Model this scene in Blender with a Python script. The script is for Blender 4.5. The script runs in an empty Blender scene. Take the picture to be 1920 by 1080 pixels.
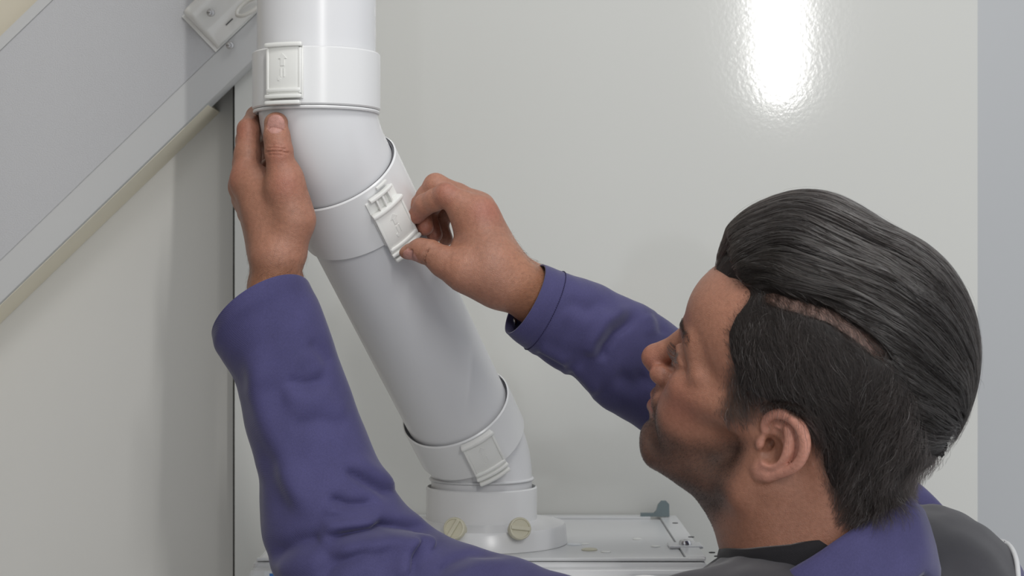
import bpy, bmesh, math
import numpy as np
from mathutils import Vector, Matrix

# ------------------------------------------------------------------ camera, world, lamps, exposure
SC = bpy.context.scene
COL = SC.collection
F = 3413.33                      # focal length in pixels of a 1920x1080 frame
EYE = 1.70                       # camera height
cam_d = bpy.data.cameras.new('camera'); cam = bpy.data.objects.new('camera', cam_d); COL.objects.link(cam)
cam_d.sensor_width = 36.0; cam_d.lens = 64.0; cam_d.clip_start = 0.02
cam.location = (0, 0, EYE); cam.rotation_euler = (math.pi/2, 0, 0)
cam_d.dof.use_dof = True; cam_d.dof.focus_distance = 1.50; cam_d.dof.aperture_fstop = 14.0
SC.camera = cam

world = bpy.data.worlds.new('world'); SC.world = world; world.use_nodes = True
bg = world.node_tree.nodes['Background']; bg.inputs[0].default_value = (0.93, 0.96, 1.0, 1); bg.inputs[1].default_value = 0.76

def area(name, loc, aim, sx, sy, power, col=(1, 1, 1)):
    l = bpy.data.lights.new(name, 'AREA'); l.shape = 'RECTANGLE'; l.size = sx; l.size_y = sy; l.energy = power; l.color = col
    o = bpy.data.objects.new(name, l); COL.objects.link(o); o.location = loc
    o.rotation_euler = (Vector(aim) - Vector(loc)).to_track_quat('-Z', 'Y').to_euler()
    return o
area('strip_lamp', (0.804, -1.6, 2.74), (0.1, 1.8, 1.75), 0.026, 0.90, 25, (1.0, 0.99, 0.97))
area('ceiling_lamp', (0.25, 0.55, 3.0), (0.1, 1.5, 1.6), 0.42, 0.42, 8.5, (1.0, 0.985, 0.96))

vs = SC.view_settings
vs.view_transform = 'Standard'; vs.look = 'None'; vs.exposure = 0.0; vs.gamma = 1.0; vs.use_curve_mapping = False

# ------------------------------------------------------------------ helpers
def P(px, py, D):
    """the point at depth D (metres in front of the camera) seen at photo pixel px, py"""
    return np.array([(px - 960) / F * D, D, EYE + (540 - py) / F * D])

def nrm(v):
    v = np.asarray(v, float); return v / np.linalg.norm(v)

def wloc(o):
    v = Vector((0, 0, 0))
    while o is not None:
        v += o.location; o = o.parent
    return v

def tag(o, label=None, cat=None, group=None, kind=None):
    if label: o['label'] = label
    if cat: o['category'] = cat
    if group: o['group'] = group
    if kind: o['kind'] = kind
    return o

def empty(name, loc, label, cat, group=None):
    o = bpy.data.objects.new(name, None); COL.objects.link(o); o.location = loc; o.empty_display_size = 0.05
    return tag(o, label, cat, group)

def mesh(name, V, Fc, mat, parent=None, smooth=True, sharp=None, origin=None):
    """one mesh object from world-space vertices"""
    V = np.asarray(V, float)
    off = np.array(wloc(parent)) if parent is not None else (np.array(origin, float) if origin is not None else V.mean(0))
    me = bpy.data.meshes.new(name)
    Fc = Fc if isinstance(Fc, list) else np.asarray(Fc).tolist()
    me.from_pydata((V - off).tolist(), [], Fc); me.update()
    o = bpy.data.objects.new(name, me); COL.objects.link(o)
    if parent is not None: o.parent = parent
    else: o.location = off
    if mat is not None: me.materials.append(mat)
    if smooth:
        me.polygons.foreach_set('use_smooth', [True] * len(me.polygons))
        if sharp is not None: me.set_sharp_from_angle(angle=math.radians(sharp))
    return o

def from_bm(name, bm, mat, parent=None, smooth=True, sharp=35, M=None):
    bmesh.ops.recalc_face_normals(bm, faces=bm.faces)
    if M is not None: bm.transform(M)
    bm.verts.index_update()
    V = [v.co[:] for v in bm.verts]; Fc = [[v.index for v in f.verts] for f in bm.faces]
    bm.free()
    return mesh(name, V, Fc, mat, parent, smooth, sharp)

def frame(o, x, y, z):
    m = Matrix.Identity(4)
    for i, a in enumerate((x, y, z)):
        for r in range(3): m[r][i] = a[r]
    for r in range(3): m[r][3] = o[r]
    return m

def bm_box(x0, x1, y0, y1, z0, z1, bev=0.0, seg=2):
    bm = bmesh.new(); bmesh.ops.create_cube(bm, size=1)
    for v in bm.verts:
        v.co = ((x0 + x1) / 2 + v.co.x * (x1 - x0), (y0 + y1) / 2 + v.co.y * (y1 - y0), (z0 + z1) / 2 + v.co.z * (z1 - z0))
    if bev: bmesh.ops.bevel(bm, geom=list(bm.edges), offset=bev, segments=seg, profile=0.5, affect='EDGES')
    return bm

def box(name, x0, x1, y0, y1, z0, z1, mat, parent=None, bev=0.0, M=None):
    return from_bm(name, bm_box(x0, x1, y0, y1, z0, z1, bev, 3), mat, parent, smooth=False, M=M)

def lathe(prof, c, ax, seg=72, closed=True):
    """revolve (r, h) profile about ax through c"""
    ax = nrm(ax); t = np.array([0, -1, 0.]) if abs(ax[1]) < 0.9 else np.array([1., 0, 0])
    e1 = nrm(t - ax * np.dot(t, ax)); e2 = np.cross(ax, e1)
    a = np.linspace(0, 2 * np.pi, seg, endpoint=False); n = len(prof)
    V = np.zeros((n, seg, 3))
    for i, (r, h) in enumerate(prof):
        V[i] = np.asarray(c) + ax * h + r * (np.cos(a)[:, None] * e1 + np.sin(a)[:, None] * e2)
    Fc = []
    m = n if closed else n - 1
    for i in range(m):
        k = (i + 1) % n
        for j in range(seg):
            j2 = (j + 1) % seg
            Fc.append([i * seg + j, i * seg + j2, k * seg + j2, k * seg + j])
    return V.reshape(-1, 3), Fc

def disc_lathe(prof, c, ax, seg=48):
    """solid of revolution whose profile starts and ends on the axis (small r); ends are capped"""
    V, Fc = lathe(prof, c, ax, seg, closed=False)
    n = len(prof)
    Fc.append(list(range(seg))[::-1]); Fc.append([(n - 1) * seg + j for j in range(seg)])
    return V, Fc

def sweep(pts, radii, seg=24, cap=True, up=(0, -1, 0)):
    pts = np.asarray(pts, float); n = len(pts)
    radii = np.broadcast_to(radii, (n,))
    T = np.gradient(pts, axis=0); T /= np.linalg.norm(T, axis=1)[:, None]
    V = []; e = np.asarray(up, float)
    a = np.linspace(0, 2 * np.pi, seg, endpoint=False)
    for i in range(n):
        e = e - T[i] * np.dot(e, T[i]); e /= np.linalg.norm(e); e2 = np.cross(T[i], e)
        V.append(pts[i] + radii[i] * (np.cos(a)[:, None] * e + np.sin(a)[:, None] * e2))
    Fc = []
    for i in range(n - 1):
        for j in range(seg):
            j2 = (j + 1) % seg
            Fc.append([i * seg + j, i * seg + j2, (i + 1) * seg + j2, (i + 1) * seg + j])
    if cap:
        Fc.append(list(range(seg))[::-1]); Fc.append([(n - 1) * seg + j for j in range(seg)])
    return np.concatenate(V), Fc

# ------------------------------------------------------------------ materials
def mat(name, col, rough=0.5, spec=0.5, bump=None, var=None, sss=0.0, coat=0.0, metal=0.0, sheen=0.0):
    """principled material; bump=(scale, strength, detail), var=(scale, amount) faint noise in the colour"""
    m = bpy.data.materials.new(name); m.use_nodes = True; nt = m.node_tree; b = nt.nodes['Principled BSDF']
    b.inputs['Base Color'].default_value = (*col, 1); b.inputs['Roughness'].default_value = rough
    b.inputs['Specular IOR Level'].default_value = spec; b.inputs['Metallic'].default_value = metal
    b.inputs['Coat Weight'].default_value = coat; b.inputs['Coat Roughness'].default_value = 0.12
    if sheen: b.inputs['Sheen Weight'].default_value = sheen; b.inputs['Sheen Roughness'].default_value = 0.45
    if sss:
        b.inputs['Subsurface Weight'].default_value = sss; b.inputs['Subsurface Scale'].default_value = 0.004
        b.inputs['Subsurface Radius'].default_value = (1.0, 0.35, 0.2)
    tc = nt.nodes.new('ShaderNodeTexCoord')
    if var:
        n = nt.nodes.new('ShaderNodeTexNoise'); n.inputs['Scale'].default_value = var[0]; n.inputs['Detail'].default_value = 4
        nt.links.new(tc.outputs['Object'], n.inputs['Vector'])
        mx = nt.nodes.new('ShaderNodeMix'); mx.data_type = 'RGBA'
        mx.inputs[6].default_value = (*[c * (1 - var[1]) for c in col], 1); mx.inputs[7].default_value = (*[min(1, c * (1 + var[1])) for c in col], 1)
        nt.links.new(n.outputs['Fac'], mx.inputs[0]); nt.links.new(mx.outputs[2], b.inputs['Base Color'])
    if bump:
        n = nt.nodes.new('ShaderNodeTexNoise'); n.inputs['Scale'].default_value = bump[0]; n.inputs['Detail'].default_value = bump[2]
        nt.links.new(tc.outputs['Object'], n.inputs['Vector'])
        bp = nt.nodes.new('ShaderNodeBump'); bp.inputs['Strength'].default_value = bump[1]; bp.inputs['Distance'].default_value = 0.001
        nt.links.new(n.outputs['Fac'], bp.inputs['Height']); nt.links.new(bp.outputs['Normal'], b.inputs['Normal'])
    return m

M_wall = mat('cream_enamel_panel', (0.575, 0.575, 0.545), 0.08, 0.5, bump=(240, 0.034, 3), var=(3, 0.012))
M_wall_l = mat('cream_side_panel', (0.64, 0.63, 0.60), 0.45, 0.4, bump=(14, 0.15, 3), var=(5, 0.02))
M_wall_r = mat('pale_grey_panel', (0.41, 0.42, 0.43), 0.40, 0.4, bump=(40, 0.05, 2), var=(6, 0.01))
M_wall_far = mat('warm_plaster', (0.62, 0.57, 0.46), 0.8, 0.2, bump=(60, 0.2, 4))
M_floor = mat('grey_screed', (0.66, 0.65, 0.63), 0.7, 0.3, bump=(30, 0.3, 5), var=(4, 0.08))
M_dark = mat('gap_shade', (0.06, 0.055, 0.05), 0.8, 0.2, var=(20, 0.1))
M_beam = mat('grained_grey_laminate', (0.50, 0.50, 0.51), 0.48, 0.4, bump=(900, 0.55, 2), var=(500, 0.03))
M_strip = mat('pale_grey_edge_strip', (0.53, 0.53, 0.525), 0.38, 0.4, bump=(300, 0.08, 2), var=(5, 0.01))
M_batten = mat('cream_batten', (0.88, 0.82, 0.66), 0.5, 0.4, bump=(60, 0.1, 3), var=(8, 0.03))
M_enamel = mat('glossy_white_enamel', (0.74, 0.73, 0.70), 0.12, 0.6, coat=0.4, var=(10, 0.01))
M_pipe = mat('white_flue_plastic', (0.68, 0.68, 0.69), 0.27, 0.5, bump=(160, 0.03, 2), var=(6, 0.008))
M_collar = mat('white_socket_plastic', (0.72, 0.72, 0.72), 0.27, 0.5, bump=(120, 0.03, 2), var=(6, 0.008))
M_clip = mat('ivory_clip_plastic', (0.78, 0.78, 0.75), 0.30, 0.5, bump=(200, 0.04, 2), var=(20, 0.015))
M_gasket = mat('grey_rubber_gasket', (0.13, 0.13, 0.14), 0.6, 0.3, var=(60, 0.1))
M_knob = mat('cream_knob_plastic', (0.60, 0.57, 0.44), 0.42, 0.45, bump=(150, 0.15, 3), var=(60, 0.05))
M_boiler = mat('white_boiler_enamel', (0.64, 0.645, 0.65), 0.25, 0.5, bump=(80, 0.02, 2), var=(8, 0.01))
M_chrome = mat('zinc_plated_steel', (0.62, 0.62, 0.63), 0.22, 0.5, metal=1.0, bump=(300, 0.2, 2))
M_bluegrey = mat('blue_grey_bracket', (0.16, 0.20, 0.21), 0.5, 0.4, var=(60, 0.08))
M_hole = mat('painted_slot_shade', (0.10, 0.10, 0.10), 0.7, 0.2, var=(60, 0.1))  # dark colour painted for the shade inside slots and holes
M_blue = mat('blue_print', (0.03, 0.16, 0.50), 0.4, 0.4, var=(80, 0.05))
M_label = mat('white_label', (0.70, 0.72, 0.74), 0.4, 0.4, var=(80, 0.01))
M_clear = mat('clear_cable_loop', (0.62, 0.60, 0.55), 0.10, 0.6, coat=0.5, var=(30, 0.02))

# ------------------------------------------------------------------ setting
WY = 1.955
XL = (440 - 960) / F * WY          # left edge of the back panel
XR = (1833 - 960) / F * WY         # right edge of the back panel
tag(box('wall_back', XL, XR, WY, WY + 0.022, 0.0, 2.9, M_wall), kind='structure')
tag(box('wall_left', -0.80, XL + 0.10, WY + 0.052, WY + 0.14, 0.0, 2.9, M_wall_l), kind='structure')
tag(box('shade_strip_1', XL - 0.0055, XL + 0.05, WY + 0.0235, WY + 0.0515, 0.0, 2.9, M_dark), kind='structure')  # dark strip standing in for the shade in the gap by the panel
tag(box('wall_right', XR + 0.0001, 2.2, WY + 0.0004, WY + 0.05, 0.0, 2.9, M_wall_r), kind='structure')
M_side = mat('beige_light_block', (0.30, 0.28, 0.25), 0.8, 0.2, bump=(50, 0.3, 4), var=(6, 0.04))
tag(box('wall_light_block', -0.80, -0.74, 0.25, WY + 0.0515, 0.0, 2.9, M_side), kind='structure')  # unseen wall added to cut the ambient light from the left
tag(box('floor', -2.2, 2.5, -1.6, 2.4, -0.05, 0.0, M_floor), kind='structure')  # unseen floor, kept pale to bounce light upward

# sloped beam: prism along d, profile in (n, y)
BD = 1.925                                            # depth of its front face
b0 = P(475, 112, BD); b1 = P(145, 430, BD)
d = nrm(b0 - b1); nn = np.array([-d[2], 0, d[0]])    # up-left in the wall plane
def beam_pt(s, n, y): return b0 + d * s + nn * n * 1.07 + np.array([0, y - BD, 0])
def prism(prof, s0, s1, name, m, parent, sharp=30):
    k = len(prof)
    V = [beam_pt(s0, *p) for p in prof] + [beam_pt(s1, *p) for p in prof]
    Fc = [[i, (i + 1) % k, k + (i + 1) % k, k + i] for i in range(k)] + [list(range(k))[::-1], [k + i for i in range(k)]]
    bm = bmesh.new(); vv = [bm.verts.new(v) for v in V]
    for f_ in Fc: bm.faces.new([vv[i] for i in f_])
    return from_bm(name, bm, m, parent, sharp=sharp)
beam = empty('stair_beam', beam_pt(-0.3, 0.0, BD), 'grey grained stair beam sloping up behind the vertical flue pipe', 'beam')
WB = WY - 0.0005
prism([(0.0307, BD + 0.0006), (0.0311, BD), (0.1795, BD), (0.180, BD + 0.0005), (0.180, WB), (0.0307, WB)], -0.62, 0.75, 'face_board', M_beam, beam)
# pale lower edge strip
prism([(0.0, BD + 0.0035), (0.001, BD + 0.0010), (0.004, BD), (0.0302, BD), (0.0306, BD + 0.0006), (0.0306, WB), (0.0, WB)], -0.62, 0.75, 'edge_strip', M_strip, beam)
prism([(0.1801, BD - 0.001), (0.190, BD - 0.001), (0.190, WB), (0.1801, WB)], -0.62, 0.75, 'top_lip', M_strip, beam)
# cream soffit board under the beam, reaching back to the recessed left wall
prism([(-0.0005, BD + 0.006), (-0.0005, WY + 0.0515), (0.0306, WY + 0.0515), (0.0306, WY + 0.0005), (0.0, WY + 0.0005), (0.0, BD + 0.006)], -0.62, -0.068, 'soffit_board', M_batten, beam)
# warm plaster wall over the beam, seen in the corner of the photo
far_w = prism([(0.1905, WY - 0.010), (0.75, WY - 0.010), (0.75, WY - 0.001), (0.1905, WY - 0.001)], -0.62, 0.25, 'wall_upper', M_wall_far, None)
tag(far_w, kind='structure')

# ------------------------------------------------------------------ white bracket on the beam
br = empty('enamel_bracket', beam_pt(0.0, 0.03, BD), 'glossy white enamel bracket bolted onto the sloping beam', 'bracket')
s_end = float(np.dot(P(379, 62, BD) - b0, d))
bh = [(0.0318, 0.000), (0.0318, 0.0065), (0.033, 0.008), (0.050, 0.009), (0.054, 0.011), (0.062, 0.021), (0.066, 0.0235), (0.074, 0.0245), (0.077, 0.0235), (0.0785, 0.020), (0.0785, 0.0)]
def bracket_body():
    st = [(0.0, 0.25), (0.0012, 0.72), (0.004, 0.93), (0.008, 1.0), (0.26, 1.0)]
    k = len(bh); V = []
    for s, g in st:
        for n, h in bh:
            V.append(beam_pt(s_end + s, n, BD - 0.0005 - h * g))
    Fc = [[i * k + j, i * k + (j + 1) % k, (i + 1) * k + (j + 1) % k, (i + 1) * k + j] for i in range(len(st) - 1) for j in range(k)]
    Fc += [list(range(k))[::-1], [(len(st) - 1) * k + j for j in range(k)]]
    return V, Fc
mesh('body', *bracket_body(), M_enamel, br, sharp=50)
prism([(0.0308, BD - 0.0022), (0.0795, BD - 0.0022), (0.0795, BD - 0.0003), (0.0308, BD - 0.0003)], s_end - 0.0035, s_end + 0.27, 'back_plate', M_enamel, br)
def bolt(px, py, depth, r, parent):
    c = P(px, py, depth); ax = nrm([-0.15, -1, -0.12])
    o = mesh('bolt', *disc_lathe([(r * 1.5, -0.002), (r * 1.5, 0.0012), (r * 1.4, 0.0016), (r, 0.0017), (r, 0.005), (r * 0.8, 0.0065), (r * .1, 0.0068)], c, ax, 20), M_chrome, parent, sharp=40)
    m = frame(c + ax * 0.0066, nrm(np.cross(ax, [0, 0, 1])), nrm(np.cross(ax, np.cross(ax, [0, 0, 1]))), ax)
    box('bolt_slot', -r * 0.7, r * 0.7, -r * 0.14, r * 0.14, -0.0004, 0.0004, M_hole, o, M=m)
bolt(395, 24, BD - 0.0255, 0.0028, br)
bolt(431, 85, BD - 0.0100, 0.0028, br)
lp = [P(468 + 24 * math.cos(a), 12 + 12 * math.sin(a) - 0.55 * 24 * math.cos(a), BD - 0.022 - 0.004 * math.sin(a)) for a in np.linspace(0, 2 * np.pi, 33)[:-1]]
def ring(pts, r, seg=10):
    pts = np.asarray(pts); n = len(pts); V = []; a = np.linspace(0, 2 * np.pi, seg, endpoint=False)
    for i in range(n):
        t = nrm(pts[(i + 1) % n] - pts[i - 1]); e = nrm(np.cross(t, [0, 1, 0])); e2 = np.cross(t, e)
        V.append(pts[i] + r * (np.cos(a)[:, None] * e + np.sin(a)[:, None] * e2))
    Fc = [[i * seg + j, i * seg + (j + 1) % seg, ((i + 1) % n) * seg + (j + 1) % seg, ((i + 1) % n) * seg + j] for i in range(n) for j in range(seg)]
    return np.concatenate(V), Fc
mesh('cable_loop', *ring(lp, 0.0022), M_clear, br)
box('slot', -0.005, 0.005, -0.0006, 0.0006, -0.0008, 0.0006, M_hole, br, M=frame(beam_pt(s_end + 0.029, 0.0415, BD - 0.0092), d, nn, (0, -1, 0)))

# ------------------------------------------------------------------ flue
R_P, R_C = 0.0497, 0.0536
B1 = P(593.5, 242, 1.53); B2 = P(903, 862, 1.76)
UZ = np.array([0, 0, 1.0]); U = nrm(B2 - B1); LEN = np.linalg.norm(B2 - B1)
def tilt(s): return B1 + U * s            # point on the tilted axis, s metres below the upper bend

def shell(name, c, ax, r_in, r_out, h0, h1, m, parent, lip=0.0012):
    return mesh(name, *lathe([(r_in, h0), (r_out - lip, h0), (r_out, h0 + lip), (r_out, h1 - lip), (r_out - lip, h1), (r_in, h1)], c, ax, 96), m, parent, sharp=40)

def clip(parent, c, ax, phi, opened=0.0, R=R_C, L=0.050, w=0.0145):
    """sliding lock on a socket: c = socket centre at the clip's top, ax = direction towards the ribbed end"""
    ax = nrm(ax); t = np.array([0, -1, 0.]); e1 = nrm(t - ax * np.dot(t, ax)); e2 = nrm(np.cross(ax, e1))
    if e2[0] < 0: e2 = -e2
    def cyl(r0, r1, a0, a1, h0, h1, m, name, par, n=10, bev=0.0006):
        bm = bmesh.new(); rows = []
        for i in range(n + 1):
            a = phi + (a0 + (a1 - a0) * i / n) / R
            dr = math.cos(a) * e1 + math.sin(a) * e2
            rows.append([bm.verts.new(c + dr * r + ax * h) for r, h in ((r0, h0), (r1, h0), (r1, h1), (r0, h1))])
        for i in range(n):
            for k in range(4): bm.faces.new([rows[i][k], rows[i][(k + 1) % 4], rows[i + 1][(k + 1) % 4], rows[i + 1][k]])
        bm.faces.new(rows[0]); bm.faces.new(rows[-1][::-1])
        bmesh.ops.recalc_face_normals(bm, faces=bm.faces)
        if bev:
            ed = [e for e in bm.edges if len(e.link_faces) == 2 and e.calc_face_angle(0) > 0.8]
            bmesh.ops.bevel(bm, geom=ed, offset=bev, segments=2, profile=0.5, affect='EDGES')
        return from_bm(name, bm, m, par)
    base = cyl(R - 0.001, R + 0.0015, -w - 0.001, w + 0.001, 0.003, L - 0.004, M_clip, 'clip_base', parent, bev=0.0005)
    if opened:
        for a in (-0.0065, -0.0005, 0.0055):
            cyl(R + 0.001, R + 0.0055, a - 0.0008, a + 0.0008, 0.001, 0.018, M_clip, 'clip_rail', base, n=2, bev=0.0003)
        cyl(R + 0.001, R + 0.0062, -w * 0.80, w * 0.75, -0.0005, 0.0022, M_clip, 'clip_hook', base)
        cyl(R + 0.001, R + 0.0035, -w * 0.1, w * 0.7, -0.006, -0.0035, M_clip, 'clip_hook', base)
    o = opened
    sl = cyl(R + 0.0012, R + 0.0052, -w * 0.88, w * 0.88, 0.004 + o, L - 0.006 + o * 0.85, M_clip, 'clip_slider', parent)
    for sgn in (-1, 1):
        cyl(R + 0.001, R + 0.0060, sgn * w * 0.94 - 0.0010, sgn * w * 0.94 + 0.0010, 0.005 + o * 0.9, L - 0.008 + o * 0.85, M_clip, 'clip_rail', sl, n=2, bev=0.0004)
    cyl(R + 0.0008, R + 0.0078, -w * 1.06, w * 1.06, 0.0005 + o, 0.0042 + o, M_clip, 'clip_lip', sl, bev=0.0012)
    for i, (hh, ww, rr) in enumerate(((L - 0.0125, 0.98, 0.0070), (L - 0.0075, 1.04, 0.0080), (L - 0.0022, 0.98, 0.0090))):
        cyl(R + 0.0012, R + rr, -w * ww, w * ww, hh + o * 0.85, hh + 0.0034 + o * 0.85, M_clip, 'clip_rib', sl, bev=0.0012)
    # embossed arrow, bar and mark on the slider
    def emb(poly, name):
        bm = bmesh.new()
        lo = []; hi = []
        for a_, h_ in poly:
            a = phi + a_ / R; dr = math.cos(a) * e1 + math.sin(a) * e2
            lo.append(bm.verts.new(c + dr * (R + 0.0048) + ax * (h_ + o))); hi.append(bm.verts.new(c + dr * (R + 0.0057) + ax * (h_ + o)))
        k = len(poly)
        for i in range(k): bm.faces.new([lo[i], lo[(i + 1) % k], hi[(i + 1) % k], hi[i]])
        bm.faces.new(hi); bm.faces.new(lo[::-1])
        from_bm(name, bm, M_clip, sl, smooth=False)
    h0 = 0.0095
    emb([(0, h0), (0.0034, h0 + 0.0042), (0.0016, h0 + 0.0042), (0.0016, h0 + 0.010), (-0.0016, h0 + 0.010), (-0.0016, h0 + 0.0042), (-0.0034, h0 + 0.0042)], 'embossed_arrow')
    for dx in (-0.0014, 0.0014):
        emb([(dx - 0.0004, h0 + 0.012), (dx + 0.0004, h0 + 0.012), (dx + 0.0004, h0 + 0.019), (dx - 0.0004, h0 + 0.019)], 'embossed_bar')
    emb([(-0.0040, h0 + 0.019), (-0.0026, h0 + 0.0185), (-0.0014, h0 + 0.0205), (-0.0026, h0 + 0.022), (-0.0040, h0 + 0.0215)], 'embossed_mark')

# vertical pipe at the top
Zc0 = EYE + (540 - 207) / F * 1.53; Zc1 = EYE + (540 - 101) / F * 1.53
ax0 = np.array([B1[0], B1[1], 0])
vp = empty('flue_pipe', (B1[0], B1[1], Zc0 + 0.01), 'straight white vertical flue pipe entering the top collar', 'pipe')
mesh('tube', *lathe([(R_P - 0.002, Zc0 + 0.012), (R_P, Zc0 + 0.012), (R_P, 2.6), (R_P - 0.002, 2.6)], ax0, UZ, 96), M_pipe, vp, sharp=40)

# upper elbow
def elbow_path(B, din, dout, Rb, lin, lout, n=22):
    ang = math.acos(np.clip(np.dot(din, dout), -1, 1)); tl = Rb * math.tan(ang / 2)
    a0 = B - din * tl; perp = nrm(dout - din * np.dot(dout, din)); cc = a0 + perp * Rb
    pts = [a0 - din * lin * k for k in (1.0, 0.66, 0.33)]
    for t in np.linspace(0, ang, n): pts.append(cc - perp * Rb * math.cos(t) + din * Rb * math.sin(t))
    e = pts[-1]; pts += [e + dout * lout * k for k in (0.33, 0.66, 1.0)]
    return np.array(pts)
S_R = 0.0445                                                       # rim of the middle socket, metres along the tilted axis
ue = empty('flue_elbow', (B1[0], B1[1], Zc0 - 0.05), 'white flue elbow with the closed clip on its top collar, held by the hand', 'pipe elbow')
mesh('bend', *sweep(elbow_path(B1, -UZ, U, 0.085, 0.012, 0.030), R_P - 0.0003, 96), M_pipe, ue, sharp=40)
shell('socket_collar', ax0, UZ, R_P + 0.0008, R_C, Zc0, Zc1, M_collar, ue)
mesh('bead', *lathe([(R_P, Zc0 - 0.0030), (R_C - 0.0010, Zc0 - 0.0030), (R_C - 0.0004, Zc0 - 0.0018), (R_C - 0.0010, Zc0 - 0.0006), (R_P, Zc0 - 0.0004)], ax0, UZ, 96), M_collar, ue, sharp=40)
clip(ue, np.array([B1[0], B1[1], Zc1 + 0.003]), -UZ, math.asin(-44 / 119), L=0.0500)

# tilted pipe with the socket at its upper end
tp = empty('flue_pipe', tilt(0.36), 'slanted white flue pipe with the half open clip pinched by the right hand', 'pipe')
S_L = S_R + 0.056
S_B = 0.8195 * LEN
mesh('tube', *lathe([(R_P - 0.002, S_L - 0.01), (R_P, S_L - 0.01), (R_P, S_B + 0.03), (R_P - 0.002, S_B + 0.03)], B1, U, 96), M_pipe, tp, sharp=40)
shell('socket_collar', B1, U, R_P + 0.0026, R_C, S_R, S_L, M_collar, tp)
mesh('gasket', *lathe([(R_P + 0.0003, S_R + 0.0010), (R_P + 0.0025, S_R + 0.0010), (R_P + 0.0025, S_R + 0.010), (R_P + 0.0003, S_R + 0.010)], B1, U, 72), M_gasket, tp)
clip(tp, tilt(S_R + 0.008), U, math.radians(29), opened=0.013, L=0.052)

# lower elbow
S_B2 = S_B + 0.045
le = empty('flue_elbow', (B2[0], B2[1], 1.50), 'white flue elbow with clip, standing in the boiler outlet collar', 'pipe elbow')
pl = elbow_path(B2, U, -UZ, 0.050, 0.028, 0.035)
mesh('bend', *sweep(pl, R_P - 0.0010, 96), M_pipe, le, sharp=40)
shell('socket_collar', B1, U, R_P + 0.0026, R_C, S_B, S_B2, M_collar, le)
mesh('gasket', *lathe([(R_P + 0.0004, S_B + 0.003), (R_P + 0.0025, S_B + 0.003), (R_P + 0.0025, S_B + 0.012), (R_P + 0.0004, S_B + 0.012)], B1, U, 72), M_gasket, le)
zr = EYE + (540 - 897) / F * 1.76
axb = np.array([B2[0], B2[1], 0])
mesh('bead', *lathe([(R_P - 0.002, zr - 0.0014), (R_P + 0.0003, zr - 0.0014), (R_P + 0.0012, zr), (R_P + 0.0003, zr + 0.0014), (R_P - 0.002, zr + 0.0014)], axb, UZ, 96), M_pipe, le)
clip(le, tilt(S_B + 0.001), U, math.radians(8), L=0.049)

# boiler outlet adapter: collar, flange, two test-point knobs
ZT = EYE - 0.246                                                     # boiler top
zc = EYE + (540 - 911) / F * 1.76
fa = empty('flue_adapter', (B2[0], B2[1], ZT), 'white round flue outlet with two cream knobs on top of the boiler', 'flue outlet')
shell('collar', axb, UZ, R_P + 0.0024, R_C, ZT + 0.018, zc, M_collar, fa)
mesh('flange', *lathe([(R_P, ZT + 0.0004), (0.0825, ZT + 0.0004), (0.0830, ZT + 0.0010), (0.0815, ZT + 0.017), (0.0800, ZT + 0.0195), (0.0540, ZT + 0.0235), (R_P, ZT + 0.0235)], axb, UZ, 96), M_collar, fa, sharp=35)
for kx, ridge in ((852, 62), (975, -8)):
    kc = P(kx, 991, 1.676); kax = nrm([(kx - 913) / 61.5 * 0.30, -1.0, 0.28])
    kb = mesh('knob', *disc_lathe([(0.0085, -0.012), (0.0085, -0.003), (0.0104, -0.003), (0.0104, 0.0010), (0.0098, 0.0019), (0.0086, 0.0022), (0.0082, 0.0012), (0.0005, 0.0010)], kc, kax, 36), M_knob, fa, sharp=35)
    xr = nrm(np.cross(kax, [0, 0, 1])); zr_ = np.cross(xr, kax); a = math.radians(ridge)
    e1 = xr * -math.cos(a) + zr_ * math.sin(a); e2 = np.cross(kax, e1)
    box('knob_grip', -0.0092, 0.0092, -0.0019, 0.0019, 0.0, 0.0040, M_knob, kb, bev=0.0008, M=frame(kc, e1, e2, kax))

# ------------------------------------------------------------------ boiler
x0, x1 = -0.235, 0.177; y0, y1 = 1.640, WY - 0.002
bo = empty('boiler', ((x0 + x1) / 2, (y0 + y1) / 2, ZT - 0.72), 'white wall hung boiler under the flue outlet', 'boiler')
box('case', x0, x1, y0 + 0.006, y1, ZT - 0.72, ZT - 0.0012, M_boiler, bo, bev=0.005)
box('front_cover', x0 - 0.001, x1 + 0.001, y0 - 0.020, y0 + 0.0058, ZT - 0.722, ZT - 0.0055, M_boiler, bo, bev=0.006)
box('top_plate', x0 + 0.006, x1 - 0.020, y0 + 0.014, y1 - 0.022, ZT - 0.0010, ZT + 0.0003, M_boiler, bo, bev=0.0004)
box('front_ledge', x0 + 0.004, x1 - 0.002, y0 + 0.0065, y0 + 0.0135, ZT - 0.0010, ZT + 0.0016, M_boiler, bo, bev=0.0005)
box('rear_lip', x0 + 0.004, x1 - 0.030, y1 - 0.020, y1 - 0.001, ZT - 0.0010, ZT + 0.0030, M_boiler, bo, bev=0.0006)
box('side_rail', x1 - 0.019, x1 - 0.001, y0 + 0.012, y1 - 0.001, ZT - 0.0010, ZT + 0.0022, M_boiler, bo, bev=0.0005)
def on_top(px, py, dz=0.0):
    D = (ZT + dz - EYE) * F / (540 - py); return P(px, py, D)
for px, py in ((1335, 1036), (1296, 1007), (1266, 981), (1345, 1043)):
    c = on_top(px, py, 0.0022); c[2] = ZT + 0.0019
    mesh('screw_hole', *disc_lathe([(0.0030, 0), (0.0030, 0.0007), (0.0005, 0.0007)], c, UZ, 16), M_hole, bo, sharp=30)
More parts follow.
